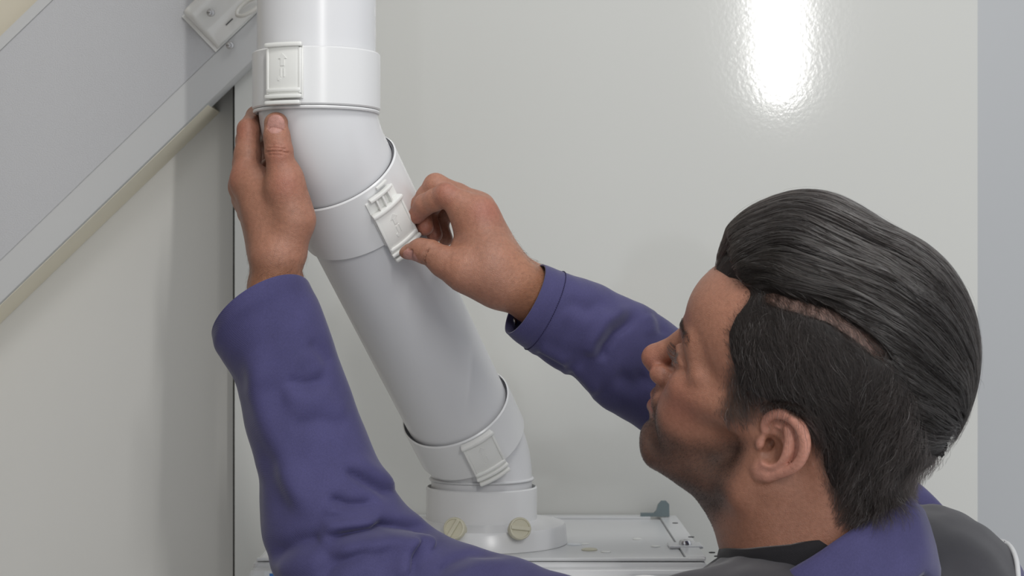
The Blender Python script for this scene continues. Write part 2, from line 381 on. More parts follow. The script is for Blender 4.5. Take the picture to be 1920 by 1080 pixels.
for px, py, r, hh, mm in ((1195, 1012, 0.0046, 0.0014, M_clip), (1229, 1026, 0.0046, 0.0014, M_clip), (1097, 1021, 0.0040, 0.0010, M_clip), (1105, 1032, 0.0075, 0.0016, M_knob), (1136, 1036, 0.0048, 0.0012, M_clip), (1077, 1022, 0.0070, 0.0012, M_label)):
    c = on_top(px, py); c[2] = ZT + 0.0002
    mesh('plug', *disc_lathe([(r, 0), (r, hh * 0.6), (r * 0.8, hh), (0.0005, hh)], c, UZ, 24), mm, bo, sharp=30)
c = on_top(1285, 1027); 
rp = box('screw_plate', -0.016, 0.016, -0.012, 0.016, 0.0002, 0.0030, M_boiler, bo, bev=0.0012, M=frame((c[0], c[1], ZT + 0.0002), (1, 0, 0), (0, 1, 0), (0, 0, 1)))
mesh('screw', *disc_lathe([(0.0062, 0.003), (0.0062, 0.0052), (0.0052, 0.0072), (0.0020, 0.0076), (0.0018, 0.0052), (0.0003, 0.0050)], (c[0], c[1], ZT), UZ, 18), M_chrome, rp, sharp=30)
# blue-grey retaining tab standing at the back corner
tb = P(1243, 969, y1 - 0.012)
bm = bmesh.new(); pts = [(-0.024, 0.0), (-0.024, 0.0035), (-0.010, 0.0035), (-0.0075, 0.006), (-0.0055, 0.0125), (-0.002, 0.0165), (0.003, 0.0165), (0.0062, 0.013), (0.0065, 0.0)]
lo = [bm.verts.new((tb[0] + a, y1 - 0.018, ZT + 0.003 + b)) for a, b in pts]; hi = [bm.verts.new((tb[0] + a, y1 - 0.012, ZT + 0.003 + b)) for a, b in pts]
for i in range(len(pts)): bm.faces.new([lo[i], lo[(i + 1) % len(pts)], hi[(i + 1) % len(pts)], hi[i]])
bm.faces.new(lo[::-1]); bm.faces.new(hi)
tag(from_bm('retaining_tab', bm, M_bluegrey, bo), 'blue grey retaining tab')
lb = P(496, 1071, y0 - 0.0203)
st = box('label_sticker', lb[0], lb[0] + 0.070, y0 - 0.0207, y0 - 0.0199, lb[2] - 0.05, lb[2], M_label, bo)
box('blue_print', lb[0] + 0.0045, lb[0] + 0.055, y0 - 0.0211, y0 - 0.0206, lb[2] - 0.020, lb[2] - 0.002, M_blue, st)

# ================================================================== person
# ------------------------------------------------------------------ signed distance modelling kit
class Grid:
    def __init__(s, lo, hi, h):
        s.lo = np.array(lo, float); s.h = h
        s.n = np.ceil((np.array(hi) - s.lo) / h).astype(int) + 1
        s.F = np.full(s.n, 0.05, np.float32)
        s.ax = [(s.lo[i] + h * np.arange(s.n[i])).astype(np.float32) for i in range(3)]
    def _reg(s, lo, hi, m):
        a = np.clip(np.floor((np.array(lo) - m - s.lo) / s.h).astype(int), 0, s.n - 1)
        b = np.clip(np.ceil((np.array(hi) + m - s.lo) / s.h).astype(int) + 1, 1, s.n)
        sl = tuple(slice(a[i], b[i]) for i in range(3))
        return sl, s.ax[0][sl[0]][:, None, None], s.ax[1][sl[1]][None, :, None], s.ax[2][sl[2]][None, None, :]
    def add(s, prim, k=0.004):
        fn, lo, hi = prim
        sl, X, Y, Z = s._reg(lo, hi, k + 4 * s.h)
        if min(s.F[sl].shape) == 0: return
        d = fn(X, Y, Z); f = s.F[sl]
        hh = np.maximum(k - np.abs(f - d), 0) / max(k, 1e-6)
        s.F[sl] = np.minimum(f, d) - hh * hh * k * 0.25
    def sub(s, prim, k=0.003):
        fn, lo, hi = prim
        sl, X, Y, Z = s._reg(lo, hi, k + 4 * s.h)
        if min(s.F[sl].shape) == 0: return
        d = -fn(X, Y, Z); f = s.F[sl]
        hh = np.maximum(k - np.abs(f - d), 0) / max(k, 1e-6)
        s.F[sl] = np.maximum(f, d) + hh * hh * k * 0.25
    def sample(s, p):
        q = (p - s.lo) / s.h; q = np.clip(q, 0, s.n - 1.001); i = q.astype(int); t = q - i
        out = 0
        for dx in (0, 1):
            for dy in (0, 1):
                for dz in (0, 1):
                    w = (t[:, 0] if dx else 1 - t[:, 0]) * (t[:, 1] if dy else 1 - t[:, 1]) * (t[:, 2] if dz else 1 - t[:, 2])
                    out = out + w * s.F[i[:, 0] + dx, i[:, 1] + dy, i[:, 2] + dz]
        return out
    def grad(s, p, e=None):
        e = e or s.h
        g = np.stack([s.sample(p + np.eye(3)[k] * e) - s.sample(p - np.eye(3)[k] * e) for k in range(3)], 1)
        return g / np.maximum(np.linalg.norm(g, axis=1), 1e-9)[:, None]
    def mesh(s, smooth=2):
        F = s.F; S = F < 0
        c = np.zeros(tuple(s.n - 1), np.int8)
        for dx in (0, 1):
            for dy in (0, 1):
                for dz in (0, 1):
                    c += S[dx:s.n[0] - 1 + dx, dy:s.n[1] - 1 + dy, dz:s.n[2] - 1 + dz]
        act = (c > 0) & (c < 8); idx = np.argwhere(act); m = len(idx)
        num = np.full(act.shape, -1, np.int64); num[act] = np.arange(m)
        acc = np.zeros((m, 3)); cnt = np.zeros(m)
        corners = [(x, y, z) for x in (0, 1) for y in (0, 1) for z in (0, 1)]
        for a in corners:
            for ax in range(3):
                if a[ax]: continue
                b = list(a); b[ax] = 1
                fa = F[idx[:, 0] + a[0], idx[:, 1] + a[1], idx[:, 2] + a[2]].astype(float)
                fb = F[idx[:, 0] + b[0], idx[:, 1] + b[1], idx[:, 2] + b[2]].astype(float)
                x = (fa < 0) != (fb < 0); t = np.where(x, fa / np.where(x, fa - fb, 1), 0)
                pt = np.tile(np.array(a, float), (m, 1)); pt[:, ax] = t
                acc[x] += pt[x]; cnt[x] += 1
        V = s.lo + s.h * (idx + acc / cnt[:, None])
        Q = []
        for ax in range(3):
            o1, o2 = [(1, 2), (2, 0), (0, 1)][ax]
            sa = [slice(None)] * 3; sb = [slice(None)] * 3; sa[ax] = slice(0, -1); sb[ax] = slice(1, None)
            ch = S[tuple(sa)] != S[tuple(sb)]
            e = np.argwhere(ch)
            ok = (e[:, o1] > 0) & (e[:, o2] > 0) & (e[:, o1] < s.n[o1] - 1) & (e[:, o2] < s.n[o2] - 1); e = e[ok]
            d1 = np.zeros(3, int); d1[o1] = 1; d2 = np.zeros(3, int); d2[o2] = 1
            q = np.stack([num[tuple((e - d1 - d2).T)], num[tuple((e - d2).T)], num[tuple(e.T)], num[tuple((e - d1).T)]], 1)
            ins = S[tuple(e.T)]
            q[~ins] = q[~ins][:, ::-1]
            Q.append(q)
        Q = np.concatenate(Q); Q = Q[(Q >= 0).all(1)]
        for _ in range(smooth):
            V = lap(V, Q, 0.5)
        return V, Q

def lap(V, Q, w):
    n = len(V); acc = np.zeros((n, 3)); cnt = np.zeros(n)
    for a in range(4):
        for b in ((a + 1) % 4, (a - 1) % 4):
            for k in range(3): acc[:, k] += np.bincount(Q[:, a], V[Q[:, b], k], n)
            cnt += np.bincount(Q[:, a], minlength=n)
    ok = cnt > 0; V = V.copy(); V[ok] = V[ok] * (1 - w) + w * acc[ok] / cnt[ok][:, None]
    return V

def rc(a, b, r1, r2):
    """tapered capsule"""
    a = np.asarray(a, float); b = np.asarray(b, float); ba = b - a; L2 = float(ba @ ba) + 1e-12
    def fn(X, Y, Z):
        px, py, pz = X - a[0], Y - a[1], Z - a[2]
        t = np.clip((px * ba[0] + py * ba[1] + pz * ba[2]) / L2, 0, 1)
        return np.sqrt((px - t * ba[0]) ** 2 + (py - t * ba[1]) ** 2 + (pz - t * ba[2]) ** 2) - (r1 + (r2 - r1) * t)
    r = max(r1, r2)
    return fn, np.minimum(a, b) - r, np.maximum(a, b) + r

def el(c, r, M=None):
    """ellipsoid, M columns = its axes"""
    c = np.asarray(c, float); r = np.asarray(r, float); M = np.eye(3) if M is None else np.asarray(M, float)
    def fn(X, Y, Z):
        px, py, pz = X - c[0], Y - c[1], Z - c[2]
        k0 = 0; k1 = 0
        for i in range(3):
            q = px * M[0, i] + py * M[1, i] + pz * M[2, i]
            k0 = k0 + (q / r[i]) ** 2; k1 = k1 + (q / r[i] ** 2) ** 2
        k0 = np.sqrt(k0); k1 = np.sqrt(k1)
        return k0 * (k0 - 1) / np.maximum(k1, 1e-6)
    e = np.sqrt(((M * r) ** 2).sum(1))
    return fn, c - e, c + e

def chain(G, pts, rad, k=0.004, k0=None):
    for i in range(len(pts) - 1):
        G.add(rc(pts[i], pts[i + 1], rad[i], rad[i + 1]), (k0 if (i == 0 and k0) else k))

def vnoise(p, sc, seed=0):
    """cheap smooth pseudo-noise in -1..1"""
    r = np.random.default_rng(seed); out = 0
    for i in range(6):
        w = r.normal(size=3) * sc; out = out + np.sin(p @ w + r.uniform(0, 6.28))
    return out / 6 * 1.6

def sm(x, a, b):
    t = np.clip((x - a) / (b - a), 0, 1); return t * t * (3 - 2 * t)

# ------------------------------------------------------------------ head frame (cm in the head: x forward, y to his left, z up)
HO = np.array([0.2065, 1.385, EYE - 0.0903])
HM = np.array([[-0.8473, -0.4616, 0.2626], [0.3597, -0.8626, -0.3558], [0.3907, -0.2071, 0.8969]])
def h2w(p): return HO + np.asarray(p) @ HM.T
def w2h(p): return (np.asarray(p) - HO) @ HM
def c3(*p): return np.array(p, float) / 100
def mir(fn):
    for s in (1, -1): fn(s)

G = Grid(c3(-13.5, -9.6, -18), c3(13.5, 9.8, 14.5), 0.00125)
def E_(c, r, k=1.0, M=None): G.add(el(c3(*c), c3(*r), M), k / 100)
def C_(a, b, r1, r2, k=0.8): G.add(rc(c3(*a), c3(*b), r1 / 100, r2 / 100), k / 100)
E_((-1.5, 0, 5.0), (10.2, 7.4, 8.4))
E_((3.9, 0, 5.4), (5.5, 6.0, 4.8), 1.5)
E_((3.8, 0, -1.6), (5.0, 5.2, 6.2), 1.5)
def f_(s):
    C_((-0.6, 5.0 * s, -5.2), (7.6, 1.6 * s, -7.3), 1.45, 1.30, 1.4)      # jaw line
    C_((-0.9, 5.7 * s, -0.5), (-0.6, 5.1 * s, -5.0), 1.2, 1.4, 1.6)       # jaw branch
    C_((6.6, 3.9 * s, -0.3), (1.5, 5.7 * s, 0.3), 1.35, 1.2, 1.6)         # cheek bone
    E_((6.2, 2.7 * s, -3.0), (2.3, 2.0, 2.8), 1.4)                        # cheek
    C_((8.5, 0.9 * s, 3.1), (6.7, 4.2 * s, 3.35), 0.80, 0.75, 1.2)        # brow ridge
    C_((6.7, 4.2 * s, 3.35), (5.6, 5.0 * s, 1.6), 0.75, 0.7, 1.0)          # outer orbit
mir(f_)
E_((8.0, 0, -6.7), (2.0, 2.2, 1.6), 1.2)                                 # chin
E_((7.9, 0, -4.1), (1.9, 2.0, 2.6), 1.2)                                  # muzzle
mir(lambda s: G.sub(el(c3(9.2, 3.3 * s, 1.45), c3(1.5, 1.25, 0.85)), 0.007)) # eye sockets
E_((7.2, 0, 1.2), (1.7, 2.2, 2.2), 0.8)
mir(lambda s: E_((7.2, 3.1 * s, 1.5), (1.2, 1.3, 1.15), 0.25))            # eyeball under the lids
def lids(s):
    C_((8.3, 2.0 * s, 1.5), (8.35, 3.1 * s, 2.1), 0.22, 0.24, 0.3); C_((8.35, 3.1 * s, 2.1), (7.4, 4.3 * s, 1.5), 0.24, 0.2, 0.3)
    C_((8.2, 2.1 * s, 1.2), (8.2, 3.1 * s, 0.85), 0.18, 0.2, 0.3); C_((8.2, 3.1 * s, 0.85), (7.4, 4.2 * s, 1.3), 0.2, 0.18, 0.3)
mir(lids)
C_((8.4, 0, 2.7), (9.2, 0, 1.4), 0.75, 0.74, 1.0)                         # nose
C_((9.2, 0, 1.4), (10.8, 0, -0.5), 0.76, 0.94, 0.8)
E_((11.0, 0, -0.85), (0.98, 0.95, 0.90), 0.5)
mir(lambda s: E_((9.55, 1.20 * s, -1.40), (1.05, 0.72, 0.80), 0.40))
C_((9.0, 0, -1.6), (10.35, 0, -1.6), 0.8, 0.6, 0.7)
mir(lambda s: G.sub(el(c3(10.2, 0.55 * s, -2.15), c3(0.60, 0.27, 0.5)), 0.002))
mir(lambda s: C_((9.3, 0, -2.6), (9.0, 1.7 * s, -3.3), 0.55, 0.5, 0.7))
mir(lambda s: C_((9.85, 0.25 * s, -3.5), (8.8, 2.0 * s, -4.0), 0.42, 0.20, 0.45))    # upper lip
mir(lambda s: C_((9.7, 0.0 * s, -4.55), (8.7, 1.9 * s, -4.2), 0.50, 0.22, 0.5))     # lower lip
mir(lambda s: G.sub(rc(c3(10.5, 0, -4.0), c3(9.0, 2.1 * s, -4.1), 0.0012, 0.0011), 0.002))
G.sub(el(c3(10.25, 0, -5.45), c3(0.75, 1.8, 0.34)), 0.005)
# neck
nk0 = c3(-3.0, 0, -2.5); nk1 = w2h((0.222, 1.392, 1.525)); nk2 = w2h((0.238, 1.405, 1.42))
G.add(rc(nk0, nk1, 0.054, 0.0565), 0.020); G.add(rc(nk1, nk2, 0.0565, 0.066), 0.02)
G.add(rc(c3(3.2, 0, -6.6), w2h((0.195, 1.405, 1.53)), 0.030, 0.036), 0.025)          # throat
G.add(rc(c3(-5.6, 3.0, -1.0), w2h((0.262, 1.36, 1.49)), 0.026, 0.036), 0.025)        # trapezius
G.add(rc(c3(-2.4, 5.1, -3.5), w2h((0.185, 1.40, 1.50)), 0.013, 0.014), 0.022)        # neck muscle
G.add(rc(nk2, w2h((0.245, 1.41, 1.36)), 0.066, 0.085), 0.02)
# ears
def cat3(A, n):
    A = np.asarray(A, float); m = len(A); t = np.linspace(0, m - 1 - 1e-9, n); i = t.astype(int); u = (t - i)[:, None]
    g = lambda k: A[np.clip(k, 0, m - 1)]
    p0, p1, p2, p3 = g(i - 1), g(i), g(i + 1), g(i + 2)
    return 0.5 * ((2 * p1) + (-p0 + p2) * u + (2 * p0 - 5 * p1 + 4 * p2 - p3) * u ** 2 + (-p0 + 3 * p1 - 3 * p2 + p3) * u ** 3)
EAR = {}
def ear(s):
    A = nrm([-0.97, 0.22 * s, -0.05]); B = nrm([-0.02, 0.10 * s, 1.0]); B = nrm(B - A * (A @ B)); N = np.cross(B, A) if s > 0 else np.cross(A, B)
    if N[1] * s < 0: N = -N
    o = c3(-0.75, 6.75 * s, -0.35)
    def e(a, b, c=0): return o + (A * a * 1.25 + B * b * 1.02 + N * c * 1.1) / 100
    EAR[s] = (o, A, B, N)
    M = np.stack([A, B, N], 1)
    G.add(el(e(1.35, 0.7, -0.15), c3(1.85, 2.3, 0.40), M), 0.004)
    G.add(el(e(0.75, -1.75, -0.05), c3(0.85, 1.05, 0.38), M), 0.004)
    G.add(el(e(0.9, 0.4, -0.9), c3(0.9, 1.6, 1.0), M), 0.006)
    hx = [(0.35, 0.55, 0.05), (0.0, 1.25, 0.15), (0.15, 2.15, 0.30), (0.75, 2.90, 0.36), (1.6, 3.15, 0.38), (2.4, 2.80, 0.40), (2.9, 2.0, 0.42), (3.02, 1.05, 0.40), (2.85, 0.1, 0.36), (2.4, -0.75, 0.30), (1.85, -1.45, 0.22), (1.35, -2.1, 0.1)]
    hr = [0.20, 0.24, 0.28, 0.32, 0.35, 0.36, 0.35, 0.33, 0.31, 0.30, 0.32, 0.40]
    hx = cat3(hx, 40); hr = cat3(np.array(hr)[:, None], 40)[:, 0]
    chain(G, [e(*p) for p in hx], hr * 1.05 / 100, 0.0022)
    ah = [(1.45, 2.15, 0.12), (1.85, 1.5, 0.22), (2.02, 0.7, 0.28), (1.9, -0.1, 0.28), (1.5, -0.85, 0.28), (0.95, -1.25, 0.26)]
    ah = cat3(ah, 24)
    chain(G, [e(*p) for p in ah], np.full(24, 0.0029), 0.0030)
    G.add(rc(e(0.75, 1.75, 0.08), e(1.85, 1.4, 0.18), 0.002, 0.0024), 0.002)
    G.add(el(e(0.85, -2.05, 0.12), c3(0.85, 0.80, 0.42), M), 0.004)
    G.sub(el(e(0.95, 0.0, 0.40), c3(1.0, 1.15, 0.85), M), 0.0025)
    G.sub(el(e(1.1, 1.35, 0.32), c3(0.50, 0.42, 0.40), M), 0.0025)
    G.sub(el(e(0.45, -0.15, -0.35), c3(0.36, 0.50, 0.75), M), 0.003)
    G.add(el(e(0.18, -0.1, 0.20), c3(0.36, 0.60, 0.30), M), 0.0025)
mir(ear)
HV, HQ = G.mesh(2)

# hair volume: a separate distance field in the same frame
HG = Grid(c3(-14.5, -10, -9), c3(11, 10, 19), 0.0020)
def HE(c, r, k=2.0): HG.add(el(c3(*c), c3(*r)), k / 100)
HE((-3.6, -0.4, 5.2), (9.2, 7.9, 10.7))
HE((1.8, -1.0, 10.4), (6.4, 6.6, 6.0), 1.8)
HE((5.4, -0.8, 10.6), (3.1, 5.6, 2.9), 1.5)
HE((-1.5, 0, 5.0), (10.6, 7.95, 8.3), 0.8)
HE((-7.4, 0, -1.2), (4.6, 5.5, 5.0), 2.0)
# the parting: a shallow valley on his left side
part = [c3(4.6, 5.2, 9.2), c3(1.0, 5.8, 9.7), c3(-2.3, 6.0, 10.3), c3(-5.0, 6.0, 9.8), c3(-7.2, 5.6, 8.8), c3(-9.2, 5.0, 7.5)]
def shell_snap(p, n=6):
    p = np.array(p)
    for _ in range(n): p = p - (G.sample(p) - 0.004)[:, None] * G.grad(p)
    return p
part = shell_snap(part)
pf = np.concatenate([part[i] + (part[i + 1] - part[i]) * np.linspace(0, 1, 14)[:-1, None] for i in range(len(part) - 1)])
pf = shell_snap(pf)
HG_full = HG.F.copy()

# where hair grows: a smooth mask in head coordinates
def hair_mask(p):
    """>0 inside the hair region; distance-like, in cm"""
    q = p * 100; x, y, z = q[:, 0], np.abs(q[:, 1]), q[:, 2]
    zs = np.array([-7, -5.0, -3.8, -2.8, -1.8, 0.5, 1.6, 2.6, 3.3, 4.5, 6.0, 7.3, 8.4, 9.1, 9.7, 12])
    # front limit of hair as a function of z on the side of the head
    xs = np.array([-11, -10, -7.6, -6.8, -5.9, -4.3, -3.2, -2.2, 3.3, 3.8, 4.6, 4.6, 4.3, 4.3, 5.2, 8.0])
    lim = np.interp(z, zs, xs)
    m = lim - x
    sb = np.minimum(np.minimum(3.35 - x, x + 0.2), np.minimum(z + 0.75 - 0.5 * np.maximum(0, x - 1.9) - 0.6 * np.maximum(0, 1.7 - x), 4.5 - z))   # sideburn
    arch = np.minimum(z - 1.5, 3.6 - x)                                    # above the ear
    m = np.maximum(m, np.maximum(np.minimum(sb, 2), np.minimum(arch, 2)))
    top = np.minimum(z - 7.9, 8.5 - x - 0.16 * y ** 2)
    m = np.maximum(m, np.where(z > 7.9, np.minimum(top, 3), -9))
    m = np.minimum(m, (z + 4.6) * 1.2)
    return m

# ------------------------------------------------------------------ hands
def hand_mesh(parts, lo, hi, h=0.00095):
    g = Grid(lo, hi, h)
    for p in parts: p(g)
    return g.mesh(2)

class Hand:
    def __init__(s): s.ops = []; s.pts = []; s.nails = []
    def cone(s, a, b, r1, r2, k=0.005):
        s.pts += [a, b]; s.ops.append(lambda g, a=a, b=b, r1=r1, r2=r2, k=k: g.add(rc(a, b, r1, r2), k))
    def ch(s, pts, rad, k=0.003, k0=None):
        for i in range(len(pts) - 1): s.cone(pts[i], pts[i + 1], rad[i], rad[i + 1], k if i or k0 is None else k0)
    def ell(s, c, r, M=None, k=0.006):
        s.pts.append(c); s.ops.append(lambda g: g.add(el(c, r, M), k))
    def cut(s, prim, k): s.ops.append(lambda g: g.sub(prim, k))
    def crease(s, pts, r=0.0007, k=0.0012):
        for i in range(len(pts) - 1): s.cut(rc(pts[i], pts[i + 1], r, r), k)
    def nail(s, c, along, out, L, W):
        along = nrm(along); out = nrm(np.asarray(out) - along * np.dot(out, along)); side = np.cross(along, out)
        s.nails.append((np.asarray(c), along, out, side, L, W))
        M = np.stack([along, side, out], 1)
        s.cut(el(np.asarray(c) + out * 0.0012, np.array([L * 1.12, W * 1.12, 0.0020]), M), 0.0008)
        s.ops.append(lambda g: g.add(el(np.asarray(c) - out * 0.0008, np.array([L, W * 1.02, 0.0024]), M), 0.0004))
    def build(s):
        a = np.array(s.pts); return hand_mesh(s.ops, a.min(0) - 0.034, a.max(0) + 0.034)

# left hand, closed round the elbow: thumb in front, fingers behind
LH = Hand()
wl = P(519, 520, 1.502)
LH.ch([P(512, 625, 1.498), P(518, 540, 1.498), P(519, 495, 1.494)], [0.0210, 0.0218, 0.0195])
LH.ch([P(512, 625, 1.512), P(518, 540, 1.520), P(517, 495, 1.520)], [0.0210, 0.0218, 0.0195], 0.010)
lm = {'i': (P(463, 338, 1.513), P(466, 243, 1.528), P(480, 218, 1.562), P(511, 216, 1.574)),
      'm': (P(460, 350, 1.540), P(464, 262, 1.560), P(489, 240, 1.588), P(523, 240, 1.592)),
      'r': (P(464, 372, 1.563), P(470, 292, 1.586), P(500, 275, 1.602), P(530, 278, 1.602)),
      'p': (P(472, 398, 1.583), P(480, 330, 1.603), P(505, 312, 1.612), P(530, 312, 1.608))}
rr = {'i': (0.0125, 0.0092, 0.0082, 0.0072), 'm': (0.0128, 0.0096, 0.0085, 0.0074), 'r': (0.0120, 0.0090, 0.0080, 0.007), 'p': (0.0108, 0.0080, 0.0070, 0.0062)}
for kx in 'imrp':
    a, b, c, t = lm[kx]; r = rr[kx]
    LH.cone(P(515, 470, 1.493 + 0.010 * 'imrp'.index(kx)), a, 0.0178, r[0], 0.012)
    LH.ch([a, (a + b) / 2, b, c, t], [r[0], r[0] * 0.88, r[1], r[2], r[3]], 0.0035, 0.008)
LH.ell(P(454, 347, 1.518), np.array([0.0080, 0.012, 0.0095]), k=0.006)                      # index knuckle
LH.cone(P(537, 465, 1.494), P(550, 412, 1.490), 0.0160, 0.0162, 0.012)                      # ball of the thumb
LH.cone(P(550, 412, 1.490), P(534, 346, 1.484), 0.0162, 0.0138, 0.010)
LH.cone(P(508, 405, 1.500), P(482, 345, 1.507), 0.017, 0.0125, 0.010)                       # web towards the index
LH.cone(P(540, 370, 1.492), P(494, 352, 1.505), 0.013, 0.011, 0.014)
LH.ch([P(532, 350, 1.485), P(526, 312, 1.482), P(523, 284, 1.480), P(519, 256, 1.481), P(517, 235, 1.484)], [0.0138, 0.0106, 0.0110, 0.0103, 0.0092], 0.004, 0.008)
LH.ell(P(518, 228, 1.485), np.array([0.0088, 0.0072, 0.0072]), k=0.004)
LH.ell(P(548, 330, 1.484), np.array([0.0062, 0.008, 0.009]), k=0.010)
LH.nail(P(517.5, 232, 1.4754), (0.02, -0.10, 1), (-0.05, -1, -0.12), 0.0079, 0.0073)
def arc_crease(H, c, ax, out, r, half, rad=0.0006, k=0.0010, n=9):
    """a fine skin fold wrapped round a finger: c on its axis, ax along it, out = the side that shows"""
    ax = nrm(ax); out = nrm(np.asarray(out) - ax * np.dot(out, ax)); sd = np.cross(ax, out)
    H.crease([c + r * (math.cos(a) * out + math.sin(a) * sd) + ax * 0.0006 * math.cos(2 * a) for a in np.linspace(-half, half, n)], rad, k)
for yy, hw, rad in ((281, 0.75, 0.0007), (287, 0.95, 0.0009), (293, 0.7, 0.0006), (275, 0.5, 0.0005)):
    arc_crease(LH, P(523, yy, 1.480), (0.05, 0, 1), (-0.1, -1, 0), 0.0112, hw, rad * 0.8)
lhV, lhQ = LH.build()

# right hand, pinching the open clip
RH = Hand()
RH.ch([P(1050, 582, 1.550), P(1002, 558, 1.530), P(958, 529, 1.516), P(922, 502, 1.515)], [0.0190, 0.0225, 0.0230, 0.0250])
RH.ch([P(1050, 575, 1.556), P(1000, 548, 1.545), P(955, 524, 1.537), P(918, 490, 1.540)], [0.0190, 0.0222, 0.0226, 0.0235], 0.008)
rm = {'i': (P(893, 402, 1.527), P(836, 365, 1.527), P(796, 384, 1.543), P(781, 404, 1.552)),
      'm': (P(897, 393, 1.549), P(817, 348, 1.552), P(787, 388, 1.563), P(797, 426, 1.563)),
      'r': (P(895, 402, 1.571), P(826, 356, 1.575), P(800, 402, 1.583), P(815, 440, 1.580)),
      'p': (P(893, 420, 1.590), P(842, 384, 1.596), P(824, 418, 1.600), P(836, 448, 1.597))}
rr = {'i': (0.0128, 0.0100, 0.0090, 0.0074), 'm': (0.0130, 0.0102, 0.0088, 0.0074), 'r': (0.0122, 0.0095, 0.0084, 0.0070), 'p': (0.0110, 0.0084, 0.0074, 0.0064)}
for kx in 'imrp':
    a, b, c, t = rm[kx]; r = rr[kx]; j = 'imrp'.index(kx)
    RH.cone(P(922, 492, 1.515 + 0.010 * j), a, 0.0200, r[0], 0.014)
    RH.ch([a, (a + b) / 2, b, (b + c) / 2, c, t], [r[0], r[0] * 0.93, r[1], r[1] * 0.93, r[2], r[3]], 0.0030, 0.010)
RH.ell(P(904, 400, 1.522), np.array([0.012, 0.009, 0.012]), k=0.012)
RH.cone(P(925, 527, 1.512), P(868, 507, 1.508), 0.0190, 0.0150, 0.016)                      # ball of the thumb
RH.cone(P(900, 470, 1.528), P(862, 470, 1.528), 0.0150, 0.0085, 0.012)                      # web
RH.cone(P(905, 440, 1.530), P(880, 415, 1.530), 0.0165, 0.0130, 0.014)
RH.ch([P(868, 507, 1.508), P(832, 491, 1.512), P(806, 474, 1.518), P(788, 469, 1.523), P(770, 471, 1.528)], [0.0150, 0.0122, 0.0102, 0.0092, 0.0068], 0.005, 0.010)
RH.ell(P(762, 474, 1.530), np.array([0.0062, 0.0058, 0.0048]), k=0.004)
RH.nail(P(770, 478, 1.5206), (-1, 0.32, -0.22), (-0.10, -0.72, -0.70), 0.0070, 0.0058)
for tt_, hw, rad in ((0.0, 0.8, 0.0006), (0.25, 0.95, 0.0008), (0.5, 0.8, 0.0006), (0.75, 0.6, 0.0005)):
    arc_crease(RH, P(802 + 16 * tt_, 472 + 10 * tt_, 1.518), (-1, 0.2, 0.55), (-0.1, -0.75, -0.65), 0.0106 + 0.001 * tt_, hw, rad * 0.9)
rhV, rhQ = RH.build()

# ------------------------------------------------------------------ arms and trunk under the clothes
SHL = np.array([0.105, 1.275, 1.400]); SHR = np.array([0.345, 1.560, 1.430])
armL = [P(516, 610, 1.500), P(560, 780, 1.490), P(600, 900, 1.484), P(650, 1035, 1.470), P(760, 1115, 1.440), P(955, 1175, 1.368), SHL]
armR = [P(1030, 580, 1.545), P(1100, 630, 1.566), P(1235, 710, 1.605), P(1385, 840, 1.628), P(1600, 965, 1.600), SHR]
BG = Grid((-0.24, 1.12, 0.80), (0.52, 1.74, 1.72), 0.006)
chain(BG, armL, [0.021, 0.023, 0.023, 0.020, 0.018, 0.016, 0.030], 0.006)
chain(BG, armR, [0.022, 0.022, 0.028, 0.032, 0.036, 0.045], 0.01)
for a, b, r1, r2 in ((SHL, SHR, 0.042, 0.042), ((0.235, 1.41, 1.34), (0.25, 1.43, 1.10), 0.115, 0.110), ((0.25, 1.43, 1.10), (0.25, 1.43, 0.92), 0.110, 0.120),
                     ((0.238, 1.405, 1.44), (0.235, 1.41, 1.34), 0.055, 0.11)):
    BG.add(rc(a, b, r1, r2), 0.03)
bV, bQ = BG.mesh(1)

